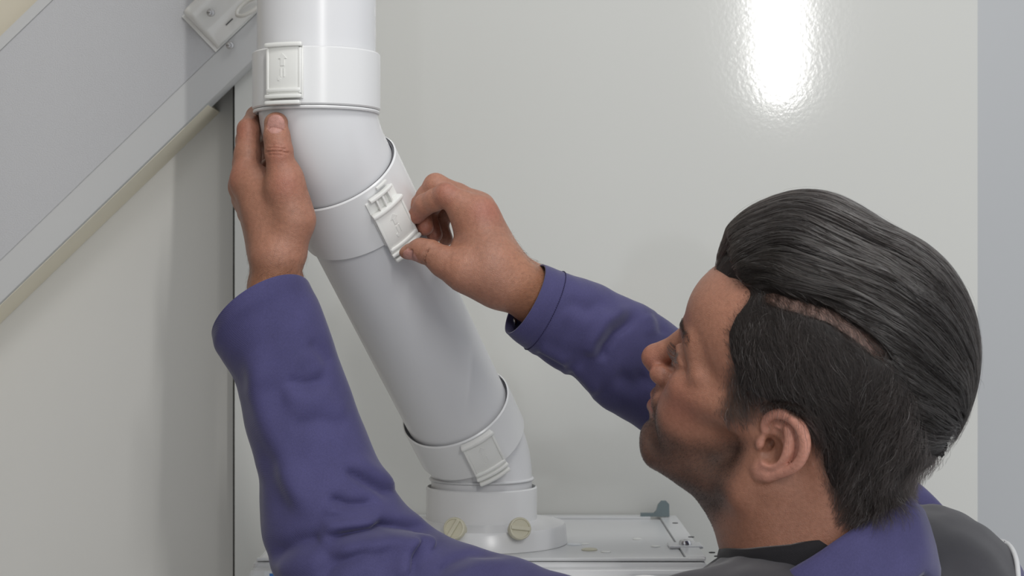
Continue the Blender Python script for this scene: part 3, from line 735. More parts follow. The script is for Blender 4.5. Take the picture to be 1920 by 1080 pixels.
# ------------------------------------------------------------------ skin colours (per vertex; the ear's tone also holds light)
SKIN = np.array([0.35, 0.165, 0.108]); RED = np.array([0.36, 0.120, 0.085]); TAN = np.array([0.36, 0.165, 0.090])
def blend(a, b, w): return a * (1 - w[:, None]) + np.asarray(b) * w[:, None]
def head_colour(V):
    q = V * 100; x, y, z = q[:, 0], np.abs(q[:, 1]), q[:, 2]
    col = np.tile(np.array([0.350, 0.165, 0.108]), (len(V), 1))
    n1 = vnoise(V, 260, 1); n2 = vnoise(V, 90, 2)
    col *= (1 + 0.05 * n2 + 0.03 * n1)[:, None]
    col = blend(col, RED, 0.55 * np.exp(-(((x - 10.8) / 1.5) ** 2 + ((z + 1.2) / 1.4) ** 2 + (y / 2.0) ** 2)))
    col = blend(col, RED, 0.35 * np.exp(-(((x - 6.5) / 2.2) ** 2 + ((z + 1.2) / 2.0) ** 2)) * (y > 2))
    o, A, B, N = EAR[1]
    ea = (V - o * np.array([1, 1, 1])) @ A * 100; eb = (V - o) @ B * 100
    inear = sm(y - 6.9 + 0.10 * (x + 0.75), 0.0, 0.5) * (x < 0.4) * (z > -4.2) * (z < 3.4) * (x > -5.2) * (y > 6.6)
    inear = inear * sm(np.minimum(eb / 1.02 + 3.2, 3.55 - eb / 1.02), 0, 0.2) * sm(3.5 - ea / 1.25, 0, 0.2)
    col = blend(col, np.array([0.60, 0.29, 0.22]), 0.8 * inear)  # pinker ear, lightened for the light it catches and lets through
    lips = np.exp(-(((z + 4.05) / 0.85) ** 2) ** 2) * sm(x, 8.5, 9.1) * sm(2.3 - y, 0, 0.6)
    col = blend(col, np.array([0.36, 0.15, 0.12]), 0.65 * lips)
    for s_ in (1, -1):
        ec = c3(7.2, 3.1 * s_, 1.5); dd = V - ec; rr_ = np.linalg.norm(dd / c3(1.2, 1.3, 1.15), axis=1)
        ins = (1 - sm(np.abs(rr_ - 1.0), 0.03, 0.07)) * sm(dd[:, 0], 0.006, 0.009) * (1 - sm(np.abs(dd[:, 2]), 0.0035, 0.006))
        col = blend(col, np.array([0.13, 0.09, 0.075]), ins)
        col = blend(col, np.array([0.03, 0.02, 0.015]), ins * (1 - sm(np.hypot(dd[:, 1], dd[:, 2] - 0.001), 0.0048, 0.0058)))
    # beard shadow
    jaw_top = np.interp(x, [-1, 1, 3, 5, 7, 9], [-0.5, -1.2, -2.4, -3.4, -3.4, -2.5])
    beard = sm(jaw_top - z, -0.5, 1.6) * sm(x, -0.8, 1.2) * sm(z - (-11.5 + 0.0 * x), 0, 1.5) * (1 - lips)
    under = sm(x + 0.55 * (z + 10), 0.6, 2.8)
    beard = beard * under
    col = blend(col, np.array([0.105, 0.060, 0.045]), np.clip(beard * (0.82 + 0.16 * n1), 0, 1))
    # scalp shows through short hair as a dark tone at sides and nape
    hm = hair_mask(V)
    col = blend(col, np.array([0.040, 0.028, 0.022]), 0.88 * sm(hm, -0.25, 1.3) * (1 - inear))
    pd = np.full(len(V), 9.0)
    for p_ in pf[::4]: pd = np.minimum(pd, np.linalg.norm(V - p_, axis=1))
    col = blend(col, np.array([0.38, 0.25, 0.21]), 0.85 * (1 - sm(pd, 0.0048, 0.0078)) * sm(-V[:, 0], -0.03, -0.01) * sm(V[:, 0], -0.08, -0.06))
    return col, beard, hm * (1 - inear) - inear
def hand_colour(V, H, tone):
    n1 = vnoise(V, 300, 3); n2 = vnoise(V, 80, 4)
    col = np.tile(tone, (len(V), 1)) * (1 + 0.07 * n2 + 0.04 * n1)[:, None]
    return col

def apply_nails(V, col, H):
    for c, al, out, sd, L, W in H.nails:
        dlt = V - c; a = dlt @ al / L; b = dlt @ sd / W; o = dlt @ out
        ins = sm(1.04 - np.sqrt(a * a + b * b), 0, 0.06) * (o > -0.0035)
        col = blend(col, np.array([0.46, 0.24, 0.20]), ins)
        col = blend(col, np.array([0.62, 0.50, 0.42]), ins * sm(-a if abs(al[2]) > 0.8 else a, 9, 10))
        edge = np.exp(-((np.sqrt(a * a + b * b) - 1.04) / 0.08) ** 2) * (o > -0.004)
        col = blend(col, np.array([0.30, 0.12, 0.08]), 0.45 * edge)
    return col
def around(V, col, pts, r, c, w):
    for p in pts: col = blend(col, c, w * np.exp(-(np.linalg.norm(V - p, axis=1) / r) ** 2))
    return col

hcol, beard_w, hmask = head_colour(HV)
lcol = hand_colour(lhV, LH, np.array([0.355, 0.170, 0.112]))
lcol = around(lhV, lcol, [P(522, 285, 1.466), P(535, 345, 1.47), P(444, 330, 1.51), P(452, 245, 1.52)], 0.012, RED, 0.45)
lcol = blend(lcol, TAN, 0.6 * sm(-(lhV[:, 2] - P(0, 470, 1.5)[2]), 0, 0.03))
lcol = apply_nails(lhV, lcol, LH)
rcol = hand_colour(rhV, RH, np.array([0.355, 0.170, 0.112]))
rcol = around(rhV, rcol, [P(836, 358, 1.52), P(905, 395, 1.51), P(918, 400, 1.52), P(783, 408, 1.545), P(797, 430, 1.557), P(815, 442, 1.575)], 0.011, RED, 0.5)
rcol = blend(rcol, TAN, 0.6 * sm(rhV[:, 0] - P(930, 0, 1.5)[0], 0, 0.03))
rcol = apply_nails(rhV, rcol, RH)

# skin material
M_skin = bpy.data.materials.new('skin'); M_skin.use_nodes = True
nt = M_skin.node_tree; b = nt.nodes['Principled BSDF']
at = nt.nodes.new('ShaderNodeAttribute'); at.attribute_name = 'tone'
tc = nt.nodes.new('ShaderNodeTexCoord')
n1 = nt.nodes.new('ShaderNodeTexNoise'); n1.inputs['Scale'].default_value = 350; n1.inputs['Detail'].default_value = 5
nt.links.new(tc.outputs['Object'], n1.inputs['Vector'])
mx = nt.nodes.new('ShaderNodeMix'); mx.data_type = 'RGBA'; mx.blend_type = 'MULTIPLY'; mx.inputs[0].default_value = 0.45
rp_ = nt.nodes.new('ShaderNodeValToRGB'); rp_.color_ramp.elements[0].color = (0.72, 0.66, 0.62, 1); rp_.color_ramp.elements[0].position = 0.3
rp_.color_ramp.elements[1].color = (1.12, 1.10, 1.08, 1); rp_.color_ramp.elements[1].position = 0.65
nt.links.new(n1.outputs['Fac'], rp_.inputs[0]); nt.links.new(at.outputs['Color'], mx.inputs[6]); nt.links.new(rp_.outputs[0], mx.inputs[7])
nt.links.new(mx.outputs[2], b.inputs['Base Color'])
vo = nt.nodes.new('ShaderNodeTexVoronoi'); vo.inputs['Scale'].default_value = 700; vo.feature = 'DISTANCE_TO_EDGE'
nt.links.new(tc.outputs['Object'], vo.inputs['Vector'])
n2 = nt.nodes.new('ShaderNodeTexNoise'); n2.inputs['Scale'].default_value = 160; n2.inputs['Detail'].default_value = 6
nt.links.new(tc.outputs['Object'], n2.inputs['Vector'])
ad = nt.nodes.new('ShaderNodeMath'); ad.operation = 'ADD'; nt.links.new(vo.outputs['Distance'], ad.inputs[0]); nt.links.new(n2.outputs['Fac'], ad.inputs[1])
bp = nt.nodes.new('ShaderNodeBump'); bp.inputs['Strength'].default_value = 0.40; bp.inputs['Distance'].default_value = 0.0008
nt.links.new(ad.outputs[0], bp.inputs['Height']); nt.links.new(bp.outputs['Normal'], b.inputs['Normal'])
b.inputs['Roughness'].default_value = 0.46; b.inputs['Specular IOR Level'].default_value = 0.42
b.inputs['Subsurface Weight'].default_value = 0.18; b.inputs['Subsurface Scale'].default_value = 0.005; b.inputs['Subsurface Radius'].default_value = (1.0, 0.35, 0.2)

per = empty('person', (0.25, 1.43, 0.0), 'dark haired person in blue and grey work jacket looking up at the flue', 'person')
Vs = [h2w(HV), lhV, rhV, bV]; Qs = [HQ, lhQ, rhQ, bQ]; off = 0; QQ = []
for v, q in zip(Vs, Qs): QQ.append(q + off); off += len(v)
body = mesh('body', np.concatenate(Vs), np.concatenate(QQ), M_skin, per)
cols = np.concatenate([hcol, lcol, rcol, np.tile(SKIN, (len(bV), 1))])
ca = body.data.color_attributes.new('tone', 'FLOAT_COLOR', 'POINT')
ca.data.foreach_set('color', np.concatenate([np.clip(cols, 0, 1), np.ones((len(cols), 1))], 1).astype(np.float32).ravel())

# ------------------------------------------------------------------ hair
def zpart(x): return np.interp(x, np.r_[-0.13, -0.115, -0.103, pf[::-1, 0]], np.r_[-0.02, 0.025, 0.055, pf[::-1, 2]])
gx, gy, gz = np.meshgrid(*HG.ax, indexing='ij')
gp = np.stack([gx.ravel(), gy.ravel(), gz.ravel()], 1).astype(float)
gm = hair_mask(gp); gs = G.sample(gp)
wt = sm((gp[:, 2] - zpart(gp[:, 0])) * 100, -0.5, 0.5)
wt = np.maximum(wt, 0)
dzp = (gp[:, 2] - zpart(gp[:, 0])) * 100
dzp = np.where(gp[:, 0] > 0.0, np.maximum(dzp, (5.0 - np.abs(gp[:, 1] + 0.008) * 100) * 1.3 * sm(gp[:, 0], 0.0, 0.04)), dzp)
wt = sm(dzp, -0.1, 0.6)
back = sm(-gp[:, 0] * 100, 4.5, 9.5)
th_side = (0.03 + 0.16 * np.clip(gm, 0, 3.2) + 0.75 * back * sm(gm, 0.5, 4)) / 100
th = th_side * (1 - wt) + wt * np.clip(0.45 + 0.75 * dzp, 0, 7) / 100
pd = np.full(len(gp), 9.0); near = (np.abs(dzp) < 3) & (gp[:, 1] > 0.02)
q_ = gp[near]; d_ = np.full(len(q_), 9.0)
for p_ in pf[::2]: d_ = np.minimum(d_, np.linalg.norm(q_ - p_, axis=1))
pd[near] = d_
f = HG.F.ravel().astype(float)
f = np.maximum(f, gs - th)
f = np.maximum(f, -((gm - (1 - wt) * (0.45 + 1.3 * (1 - sm(gp[:, 2], 0.02, 0.05)) * sm(gp[:, 0], -0.07, -0.03))) / 100) * 1.0 - 0.0004)
f = np.maximum(f, 0.0066 * sm(-gp[:, 0], -0.045, -0.02) * sm(gp[:, 0], -0.092, -0.06) - pd)
HG.F = f.reshape(HG.F.shape).astype(np.float32)
SV, SQ = HG.mesh(2)
def hmat(name, col, rough, rr=0.35, ior=1.55):
    m = bpy.data.materials.new(name); m.use_nodes = True; t = m.node_tree; t.nodes.remove(t.nodes['Principled BSDF'])
    h = t.nodes.new('ShaderNodeBsdfHairPrincipled'); h.parametrization = 'COLOR'; h.inputs['Color'].default_value = (*col, 1)
    h.inputs['Roughness'].default_value = rough; h.inputs['Radial Roughness'].default_value = rr; h.inputs['Coat'].default_value = 0.15
    h.inputs['IOR'].default_value = ior
    h.inputs['Random Roughness'].default_value = 0.3;
    t.links.new(h.outputs[0], t.nodes['Material Output'].inputs[0]); return m
M_hair = hmat('black_brown_hair', (0.008, 0.006, 0.005), 0.20, 0.28, 2.0)
M_hairs = hmat('short_dark_hair', (0.010, 0.007, 0.006), 0.30, 0.35, 1.52)
M_grey = hmat('silver_hair', (0.50, 0.46, 0.44), 0.3)
M_under = mat('hair_underlayer', (0.012, 0.009, 0.008), 0.55, 0.3, bump=(400, 0.3, 3), var=(200, 0.3))
wto_ = sm((SV[:, 2] - zpart(SV[:, 0])) * 100, 0.2, 1.2) * sm(G.sample(SV), 0.006, 0.012)
hair = mesh('hair', h2w(SV - HG.grad(SV) * (0.0030 * wto_)[:, None]), SQ, M_under, per)
hair.data.update()

def curves(name, P3, rad, m, parent, kind='stuff'):
    """P3: strands x points x 3 (world)"""
    n, k, _ = P3.shape
    cu = bpy.data.hair_curves.new(name); cu.add_curves([k] * n)
    o_ = np.array(wloc(parent))
    cu.attributes['position'].data.foreach_set('vector', (P3 - o_).astype(np.float32).ravel())
    at_ = cu.attributes.get('radius') or cu.attributes.new('radius', 'FLOAT', 'POINT')
    rad = np.broadcast_to(rad, (n, k)) if np.ndim(rad) else np.full((n, k), rad)
    tp_ = np.ones(k); tp_[-1] = 0.25; tp_[-2] = 0.7
    at_.data.foreach_set('value', (rad * tp_).astype(np.float32).ravel())
    cu.materials.append(m)
    o = bpy.data.objects.new(name, cu); COL.objects.link(o); o.parent = parent
    if kind: o['kind'] = kind
    return o

def sample_mesh(V, Q, n, w, rng):
    T = np.concatenate([Q[:, [0, 1, 2]], Q[:, [0, 2, 3]]])
    a = np.linalg.norm(np.cross(V[T[:, 1]] - V[T[:, 0]], V[T[:, 2]] - V[T[:, 0]]), axis=1) * w[T].mean(1)
    i = rng.choice(len(T), n, p=a / a.sum()); u = rng.random((n, 2)); fl = u.sum(1) > 1; u[fl] = 1 - u[fl]
    return V[T[i, 0]] + u[:, :1] * (V[T[i, 1]] - V[T[i, 0]]) + u[:, 1:] * (V[T[i, 2]] - V[T[i, 0]])

rng = np.random.default_rng(7)
def flow_top(p):
    q = p * 100; x, y, z = q.T
    v = np.stack([-np.ones(len(p)), -0.10 - 0.75 * sm(y, 2.5, 6.5) * sm(x, -8, 0), np.full(len(p), -0.22)], 1)
    fr = sm(x, 2.0, 7.0)
    v[:, 2] += 1.3 * fr; v[:, 1] += -0.10 * fr
    pl_ = p * np.array([0.12, 1, 0.6])
    v += 0.05 * np.stack([vnoise(p, 45, 11), vnoise(p, 45, 12), vnoise(p, 45, 13)], 1) + np.stack([0 * x, 0.16 * vnoise(pl_, 600, 14), 0.16 * vnoise(pl_, 600, 15)], 1)
    return v
def trace(p, flow, step, n, depth, grid, sgn=1):
    out = [p]
    for i in range(n):
        g_ = grid.grad(p); v = flow(p) * sgn; v = v - g_ * (v * g_).sum(1)[:, None]; v /= np.maximum(np.linalg.norm(v, axis=1), 1e-6)[:, None]
        p = p + v * step[:, None]
        e = grid.sample(p) + depth
        p = p - np.clip(e, -0.004, 0.004)[:, None] * grid.grad(p)
        out.append(p)
    return np.stack(out, 1)
# long top hair
wtop = sm((SV[:, 2] - zpart(SV[:, 0])) * 100, -0.1, 0.3) * sm(G.sample(SV), 0.003, 0.006)
nT = 17000
p0 = sample_mesh(SV, SQ, nT, wtop + 1e-9, rng)
lane = vnoise(p0 * np.array([0.10, 1, 0.6]), 330, 21) + 0.7 * vnoise(p0 * np.array([0.12, 1, 0.6]), 900, 22)
dep = 0.0042 * sm(lane, -0.7, 1.5) ** 1.4 + rng.random(nT) * 0.0008 - 0.0014
stp = rng.uniform(0.0045, 0.0075, nT)
bk = trace(p0, flow_top, stp * 0.55, 4, dep, HG, -1)[:, ::-1]
fwd = trace(p0, flow_top, stp, 8, dep, HG, 1)
top_str = np.concatenate([bk[:, :-1], fwd], 1)
sg_ = np.diff(top_str, axis=1); sg_ /= np.maximum(np.linalg.norm(sg_, axis=2), 1e-9)[:, :, None]
ok_ = ((sg_[:, 1:] * sg_[:, :-1]).sum(2).min(1) > 0.55) & (np.abs(HG.sample(top_str.reshape(-1, 3))).reshape(nT, -1).max(1) < 0.0060)
top_str = top_str[ok_]; lane2 = vnoise(p0[ok_] * np.array([0.10, 1, 0.6]), 1500, 23) + 0.8 * vnoise(p0[ok_] * np.array([0.10, 1, 0.6]), 480, 24) + rng.normal(size=ok_.sum()) * 0.35
M_hairm = hmat('matt_dark_hair', (0.006, 0.0045, 0.004), 0.42, 0.4, 1.36)
mt_ = lane2 < -0.1
curves('dark_hair_strands', h2w(top_str[mt_].reshape(-1, 3)).reshape(top_str[mt_].shape), 0.000085, M_hairm, hair)
top_str = top_str[~mt_]
curves('top_hair_strands', h2w(top_str.reshape(-1, 3)).reshape(top_str.shape), 0.000085, M_hair, hair)
# stray ends lifting off the top and the front
ns = 260
ps = sample_mesh(SV, SQ, ns, wtop + 1e-9, rng)
st_ = trace(ps, flow_top, np.full(ns, 0.005), 7, -np.linspace(0.0, 0.0035, 1) - rng.random(ns) * 0.003, HG)
curves('stray_hairs', h2w(st_.reshape(-1, 3)).reshape(st_.shape), 0.00004, M_hair, hair)
# short side and back hair rooted in the skin
wside = sm(hmask, -0.35, 1.0) * (0.30 + 0.70 * np.maximum(sm(HV[:, 2], 0.005, 0.045), sm(-HV[:, 0], 0.05, 0.08))) * (1 - sm((HV[:, 2] - zpart(HV[:, 0])) * 100, 0.0, 0.6)) * (HV[:, 1] > -0.06)
pdv = np.full(len(HV), 9.0)
for p_ in pf[::3]: pdv = np.minimum(pdv, np.linalg.norm(HV - p_, axis=1))
wside = wside * (1 - 0.82 * (1 - sm(pdv, 0.0046, 0.0075)) * sm(-HV[:, 0], -0.025, -0.005) * sm(HV[:, 0], -0.08, -0.05))
nS = 22000
r0 = sample_mesh(HV, HQ, nS, wside + 1e-9, rng)
mm = np.clip(hair_mask(r0), 0, 4)
def flow_side(p):
    q = p * 100; x, y, z = q.T
    v = np.stack([-0.75 - 0.35 * sm(x, 2, 5), 0 * x, -0.75 + 0.5 * sm(x, 3.5, 5.0) * sm(z, 2, 5)], 1)
    v[:, 0] += 0.9 * sm(-x, 5, 9); v[:, 2] -= 0.2 * sm(-x, 5, 9)
    return v + 0.30 * np.stack([vnoise(p, 220, 31), vnoise(p, 220, 32), vnoise(p, 220, 33)], 1)
ln = (0.35 + 0.62 * mm) / 100 * rng.uniform(0.6, 1.25, nS)
maxh = (0.10 + 0.28 * np.clip(mm, 0, 3.2) + 0.8 * sm(-r0[:, 0] * 100, 4.5, 9.5) * sm(mm, 0.5, 4)) / 100 * rng.uniform(0.35, 1.1, nS)
nseg = 6; pts = [r0]; p = r0; hcur = np.zeros(nS)
jit = rng.normal(size=(nS, 3)) * 0.28
for i in range(nseg):
    g_ = G.grad(p); v = flow_side(p) + jit; v = v - g_ * (v * g_).sum(1)[:, None]; v /= np.maximum(np.linalg.norm(v, axis=1), 1e-6)[:, None]
    p = p + v * (ln / nseg)[:, None]; hcur = maxh * math.sin(min(1, (i + 1) / nseg * 1.2) * math.pi / 2)
    e = G.sample(p) - hcur
    p = p - np.clip(e, -0.004, 0.004)[:, None] * G.grad(p)
    pts.append(p)
side = np.stack(pts, 1)
gr = rng.random(nS) < 0.022
curves('side_hair_strands', h2w(side[~gr].reshape(-1, 3)).reshape(side[~gr].shape), 0.000075, M_hairs, hair)
curves('silver_hairs', h2w(side[gr].reshape(-1, 3)).reshape(side[gr].shape), 0.00007, M_grey, hair)
# stubble
nb = 16000
rb = sample_mesh(HV, HQ, nb, np.where(HV[:, 1] > -0.03, beard_w, 0) + 1e-9, rng)
def sprout(r0, G_, flow, L, lift, n=3, jitter=0.35):
    g_ = G_.grad(r0); v = np.asarray(flow) + rng.normal(size=r0.shape) * jitter
    v = v - g_ * (v * g_).sum(1)[:, None]; v /= np.linalg.norm(v, axis=1)[:, None]
    dr = v * (1 - lift) + g_ * lift
    return np.stack([r0 + dr * (L * t)[:, None] - g_ * (0.12 * L * t * t)[:, None] for t in np.linspace(0, 1, n)], 1)
sb_ = sprout(rb, G, (0.2, 0, -1.0), rng.uniform(0.0008, 0.0022, nb), 0.45)
curves('stubble', h2w(sb_.reshape(-1, 3)).reshape(sb_.shape), 0.000062, M_hairs, body)
# eyebrow and lashes on the side we see (and the far one)
for s in (1, -1):
    ne = 420; t = rng.random(ne)
    ctr = np.stack([8.9 - 2.0 * t ** 1.5, s * (1.3 + 3.3 * t), 3.4 + 0.55 * np.sin(t * 2.2) - 0.25 * t], 1) / 100 + rng.normal(size=(ne, 3)) * np.array([0, 0, 0.0016])
    for _ in range(6): ctr = ctr - G.sample(ctr)[:, None] * G.grad(ctr)
    eb = sprout(ctr, G, (-0.5, s * 1.0, 0.15), rng.uniform(0.005, 0.009, ne), 0.30, 4, 0.2)
    curves('eyebrow', h2w(eb.reshape(-1, 3)).reshape(eb.shape), 0.00009, M_hairs, body)
    nl = 60; t = rng.random(nl)
    rt = np.stack([8.55 - 1.05 * t ** 2, s * (2.3 + 2.1 * t), 1.75 - 0.35 * t ** 2], 1) / 100
    for _ in range(6): rt = rt - G.sample(rt)[:, None] * G.grad(rt)
    el_ = np.stack([rt + np.array([1.0, 0.35 * s, -0.10 + 0.5 * k]) * 0.0075 * k for k in np.linspace(0, 1, 4)], 1)
    curves('eyelashes', h2w(el_.reshape(-1, 3)).reshape(el_.shape), 0.00013, M_hairs, body)
# arm hair at both wrists
def arm_hair(V, Q, w, n, flow):
    T = np.concatenate([Q[:, [0, 1, 2]], Q[:, [0, 2, 3]]])
    nrmT = np.cross(V[T[:, 1]] - V[T[:, 0]], V[T[:, 2]] - V[T[:, 0]])
    a = np.linalg.norm(nrmT, axis=1) * w[T].mean(1); i = rng.choice(len(T), n, p=a / a.sum())
    c = V[T[i]].mean(1) + rng.normal(size=(n, 3)) * 0.0003; g_ = nrmT[i] / np.linalg.norm(nrmT[i], axis=1)[:, None]
    v = np.asarray(flow) + rng.normal(size=(n, 3)) * 0.35; v = v - g_ * (v * g_).sum(1)[:, None]; v /= np.linalg.norm(v, axis=1)[:, None]
    L = rng.uniform(0.004, 0.009, n); dr = v * 0.75 + g_ * 0.45
    return np.stack([c + dr * (L * t)[:, None] - g_ * (0.25 * L * t * t)[:, None] for t in np.linspace(0, 1, 4)], 1)
wL = sm(P(0, 455, 1.5)[2] - lhV[:, 2], 0, 0.02)
curves('arm_hair', arm_hair(lhV, lhQ, wL + 1e-9, 900, (-0.6, 0, -0.6)), 0.000035, M_hairs, body)
wR = sm(rhV[:, 0] - P(945, 0, 1.52)[0], 0, 0.02)
curves('arm_hair', arm_hair(rhV, rhQ, wR + 1e-9, 900, (0.9, 0, 0.1)), 0.000035, M_hairs, body)

# ------------------------------------------------------------------ jacket
def fabric(name, col=None, scale=1.0):
    m = bpy.data.materials.new(name); m.use_nodes = True; t = m.node_tree; b = t.nodes['Principled BSDF']
    b.inputs['Roughness'].default_value = 0.78; b.inputs['Specular IOR Level'].default_value = 0.25
    b.inputs['Sheen Weight'].default_value = 0.25; b.inputs['Sheen Roughness'].default_value = 0.4
    tc = t.nodes.new('ShaderNodeTexCoord')
    n = t.nodes.new('ShaderNodeTexNoise'); n.inputs['Scale'].default_value = 900; n.inputs['Detail'].default_value = 2
    t.links.new(tc.outputs['Object'], n.inputs['Vector'])
    n3 = t.nodes.new('ShaderNodeTexNoise'); n3.inputs['Scale'].default_value = 28; n3.inputs['Detail'].default_value = 4
    t.links.new(tc.outputs['Object'], n3.inputs['Vector'])
    mx = t.nodes.new('ShaderNodeMix'); mx.data_type = 'RGBA'; mx.blend_type = 'MULTIPLY'; mx.inputs[0].default_value = 0.35
    if col is None:
        a = t.nodes.new('ShaderNodeAttribute'); a.attribute_name = 'tone'; t.links.new(a.outputs['Color'], mx.inputs[6])
    else: mx.inputs[6].default_value = (*col, 1)
    t.links.new(n.outputs['Fac'], mx.inputs[7]); 
    g = t.nodes.new('ShaderNodeMix'); g.data_type = 'RGBA'; g.blend_type = 'MULTIPLY'; g.inputs[0].default_value = 1
    r = t.nodes.new('ShaderNodeValToRGB'); r.color_ramp.elements[0].color = (1.25, 1.25, 1.25, 1); r.color_ramp.elements[1].color = (1.45, 1.45, 1.45, 1)
    r.color_ramp.elements[0].position = 0.35; r.color_ramp.elements[1].position = 0.65
    t.links.new(n3.outputs['Fac'], r.inputs[0]); t.links.new(mx.outputs[2], g.inputs[6]); t.links.new(r.outputs[0], g.inputs[7])
    t.links.new(g.outputs[2], b.inputs['Base Color'])
    w = t.nodes.new('ShaderNodeTexWave'); w.inputs['Scale'].default_value = 420; w.inputs['Distortion'].default_value = 1.2; w.bands_direction = 'DIAGONAL'
    t.links.new(tc.outputs['Object'], w.inputs['Vector'])
    bp = t.nodes.new('ShaderNodeBump'); bp.inputs['Strength'].default_value = 0.15; bp.inputs['Distance'].default_value = 0.0004
    t.links.new(w.outputs['Fac'], bp.inputs['Height']); t.links.new(bp.outputs['Normal'], b.inputs['Normal'])
    return m
BLUE = (0.055, 0.051, 0.130); GREY = (0.036, 0.0345, 0.040)
M_bluef = fabric('blue_work_twill', BLUE)
M_torso = fabric('two_tone_work_twill')
M_black = fabric('black_jersey', (0.012, 0.011, 0.013))
M_thread = mat('navy_thread', (0.022, 0.018, 0.06), 0.8, 0.2, var=(300, 0.1))
M_piping = mat('silver_reflective_piping', (0.62, 0.62, 0.62), 0.35, 0.5, var=(200, 0.05))

def catmull(A, n):
    A = np.asarray(A, float); m = len(A); t = np.linspace(0, m - 1 - 1e-9, n); i = t.astype(int); u = (t - i)[:, None]
    g = lambda k: A[np.clip(k, 0, m - 1)]
    p0, p1, p2, p3 = g(i - 1), g(i), g(i + 1), g(i + 2)
    return 0.5 * ((2 * p1) + (-p0 + p2) * u + (2 * p0 - 5 * p1 + 4 * p2 - p3) * u ** 2 + (-p0 + 3 * p1 - 3 * p2 + p3) * u ** 3)

def proj(V): return np.stack([960 + F * V[:, 0] / V[:, 1], 540 - F * (V[:, 2] - EYE) / V[:, 1]], 1)

def seg_dist(q, poly):
    """signed distance in the photo plane to a polyline and position along it (0..1)"""
    best = np.full(len(q), 1e9); side = np.zeros(len(q)); along = np.zeros(len(q)); k = len(poly) - 1
    for i in range(k):
        a, b = np.array(poly[i], float), np.array(poly[i + 1], float); ab = b - a; L = np.linalg.norm(ab)
        t = np.clip(((q - a) @ ab) / L ** 2, 0, 1); d_ = q - a - t[:, None] * ab; dd = np.linalg.norm(d_, axis=1)
        sg = np.sign(ab[0] * d_[:, 1] - ab[1] * d_[:, 0]); up = dd < best
        best[up] = dd[up]; side[up] = sg[up]; along[up] = (i + t[up]) / k
    return best * side, along

def sleeve(rings, folds, nl, na=120):
    """rings: (Lx, Ly, Rx, Ry, depth, lift px, depth ratio) from the cuff to the shoulder"""
    R_ = catmull(rings, nl); a = np.linspace(0, 2 * np.pi, na, endpoint=False)
    ctr = np.stack([P(*((r[0:2] + r[2:4]) / 2), r[4]) for r in R_])
    tan = np.gradient(ctr, axis=0); tan /= np.linalg.norm(tan, axis=1)[:, None]
    V = np.zeros((nl, na, 3)); Nn = np.zeros((nl, na, 3))
    for i, r in enumerate(R_):
        l_, r_ = P(r[0], r[1], r[4]), P(r[2], r[3], r[4]); A = (r_ - l_) / 2; ra = np.linalg.norm(A)
        nb_ = np.array([0, -1.0, 0]); nb_ = nrm(nb_ - A * (nb_ @ A) / ra ** 2)
        B = nb_ * ra * r[6] - tan[i] * (r[5] / F * r[4])
        V[i] = ctr[i] + np.cos(a)[:, None] * A + np.sin(a)[:, None] * B
        Nn[i] = np.cos(a)[:, None] * A / ra + np.sin(a)[:, None] * nb_
    W = V.reshape(-1, 3); N_ = Nn.reshape(-1, 3); N_ = N_ / np.linalg.norm(N_, axis=1)[:, None]
    front = sm(-N_[:, 1], -0.35, 0.25)
    q = proj(W); disp = np.zeros(len(W))
    for poly, amp, w, bias in folds:
        dd, al = seg_dist(q, poly); ends = sm(al, -0.001, 0.22) * sm(1 - al, -0.001, 0.22)
        disp += ends * front * amp * (-np.exp(-(dd / w) ** 2) + 0.75 * np.exp(-((dd - bias * w * 1.9) / (w * 1.5)) ** 2))
    s_ = np.repeat(np.linspace(0, 1, nl), na)
    disp += 0.0010 * vnoise(W, 55, 41) * sm(s_, 0.03, 0.2) + 0.0005 * vnoise(W, 130, 42) * sm(s_, 0.03, 0.15)
    W = W + N_ * disp[:, None]
    Fc = [[i * na + j, (i + 1) * na + j, (i + 1) * na + (j + 1) % na, i * na + (j + 1) % na] for i in range(nl - 1) for j in range(na)]
    return W, Fc, W.reshape(nl, na, 3), N_.reshape(nl, na, 3)

def thicken(o, t=0.0014):
    m = o.modifiers.new('thickness', 'SOLIDIFY'); m.thickness = t; m.offset = -1 if t > 0 else 1; m.use_rim = True

# trunk of the jacket
C0 = np.array([0.228, 1.395]); RT = np.array([0.68, 0.73]); BK = np.array([0.73, -0.68])
TG = Grid((-0.02, 1.12, 0.86), (0.52, 1.72, 1.62), 0.0045)
for a, b_, r1, r2, k in (((0.238, 1.405, 1.415), (0.140, 1.300, 1.410), 0.070, 0.066, 0.03), ((0.245, 1.400, 1.440), (0.345, 1.500, 1.432), 0.072, 0.082, 0.03),
                        ((0.125, 1.285, 1.432), (0.095, 1.27, 1.436), 0.058, 0.060, 0.03), ((0.31, 1.45, 1.430), SHR, 0.085, 0.080, 0.03),
                        ((0.235, 1.41, 1.36), (0.25, 1.43, 1.10), 0.145, 0.140, 0.05), ((0.25, 1.43, 1.10), (0.25, 1.43, 0.92), 0.140, 0.150, 0.03),
                        ((0.16, 1.32, 1.38), (0.20, 1.38, 1.10), 0.10, 0.11, 0.05), ((0.31, 1.48, 1.38), (0.30, 1.47, 1.10), 0.10, 0.11, 0.05)):
    TG.add(rc(a, b_, r1, r2), k)
TV, TQ = TG.mesh(2)
qn = TG.grad(TV)
TV = TV + qn * (0.0022 * vnoise(TV, 38, 51) + 0.0012 * vnoise(TV, 90, 52))[:, None]
jk = mesh('jacket', TV, TQ, M_torso, per)
u_ = (TV[:, :2] - C0) @ RT
seam = 0.93 * (TV[:, 0] - 0.405) - 0.37 * (TV[:, 2] - 1.48)
yoke = (sm(-seam, -0.001, 0.001) * sm(u_ + 0.178, -0.001, 0.001)) * (TV[:, 2] > 1.36)
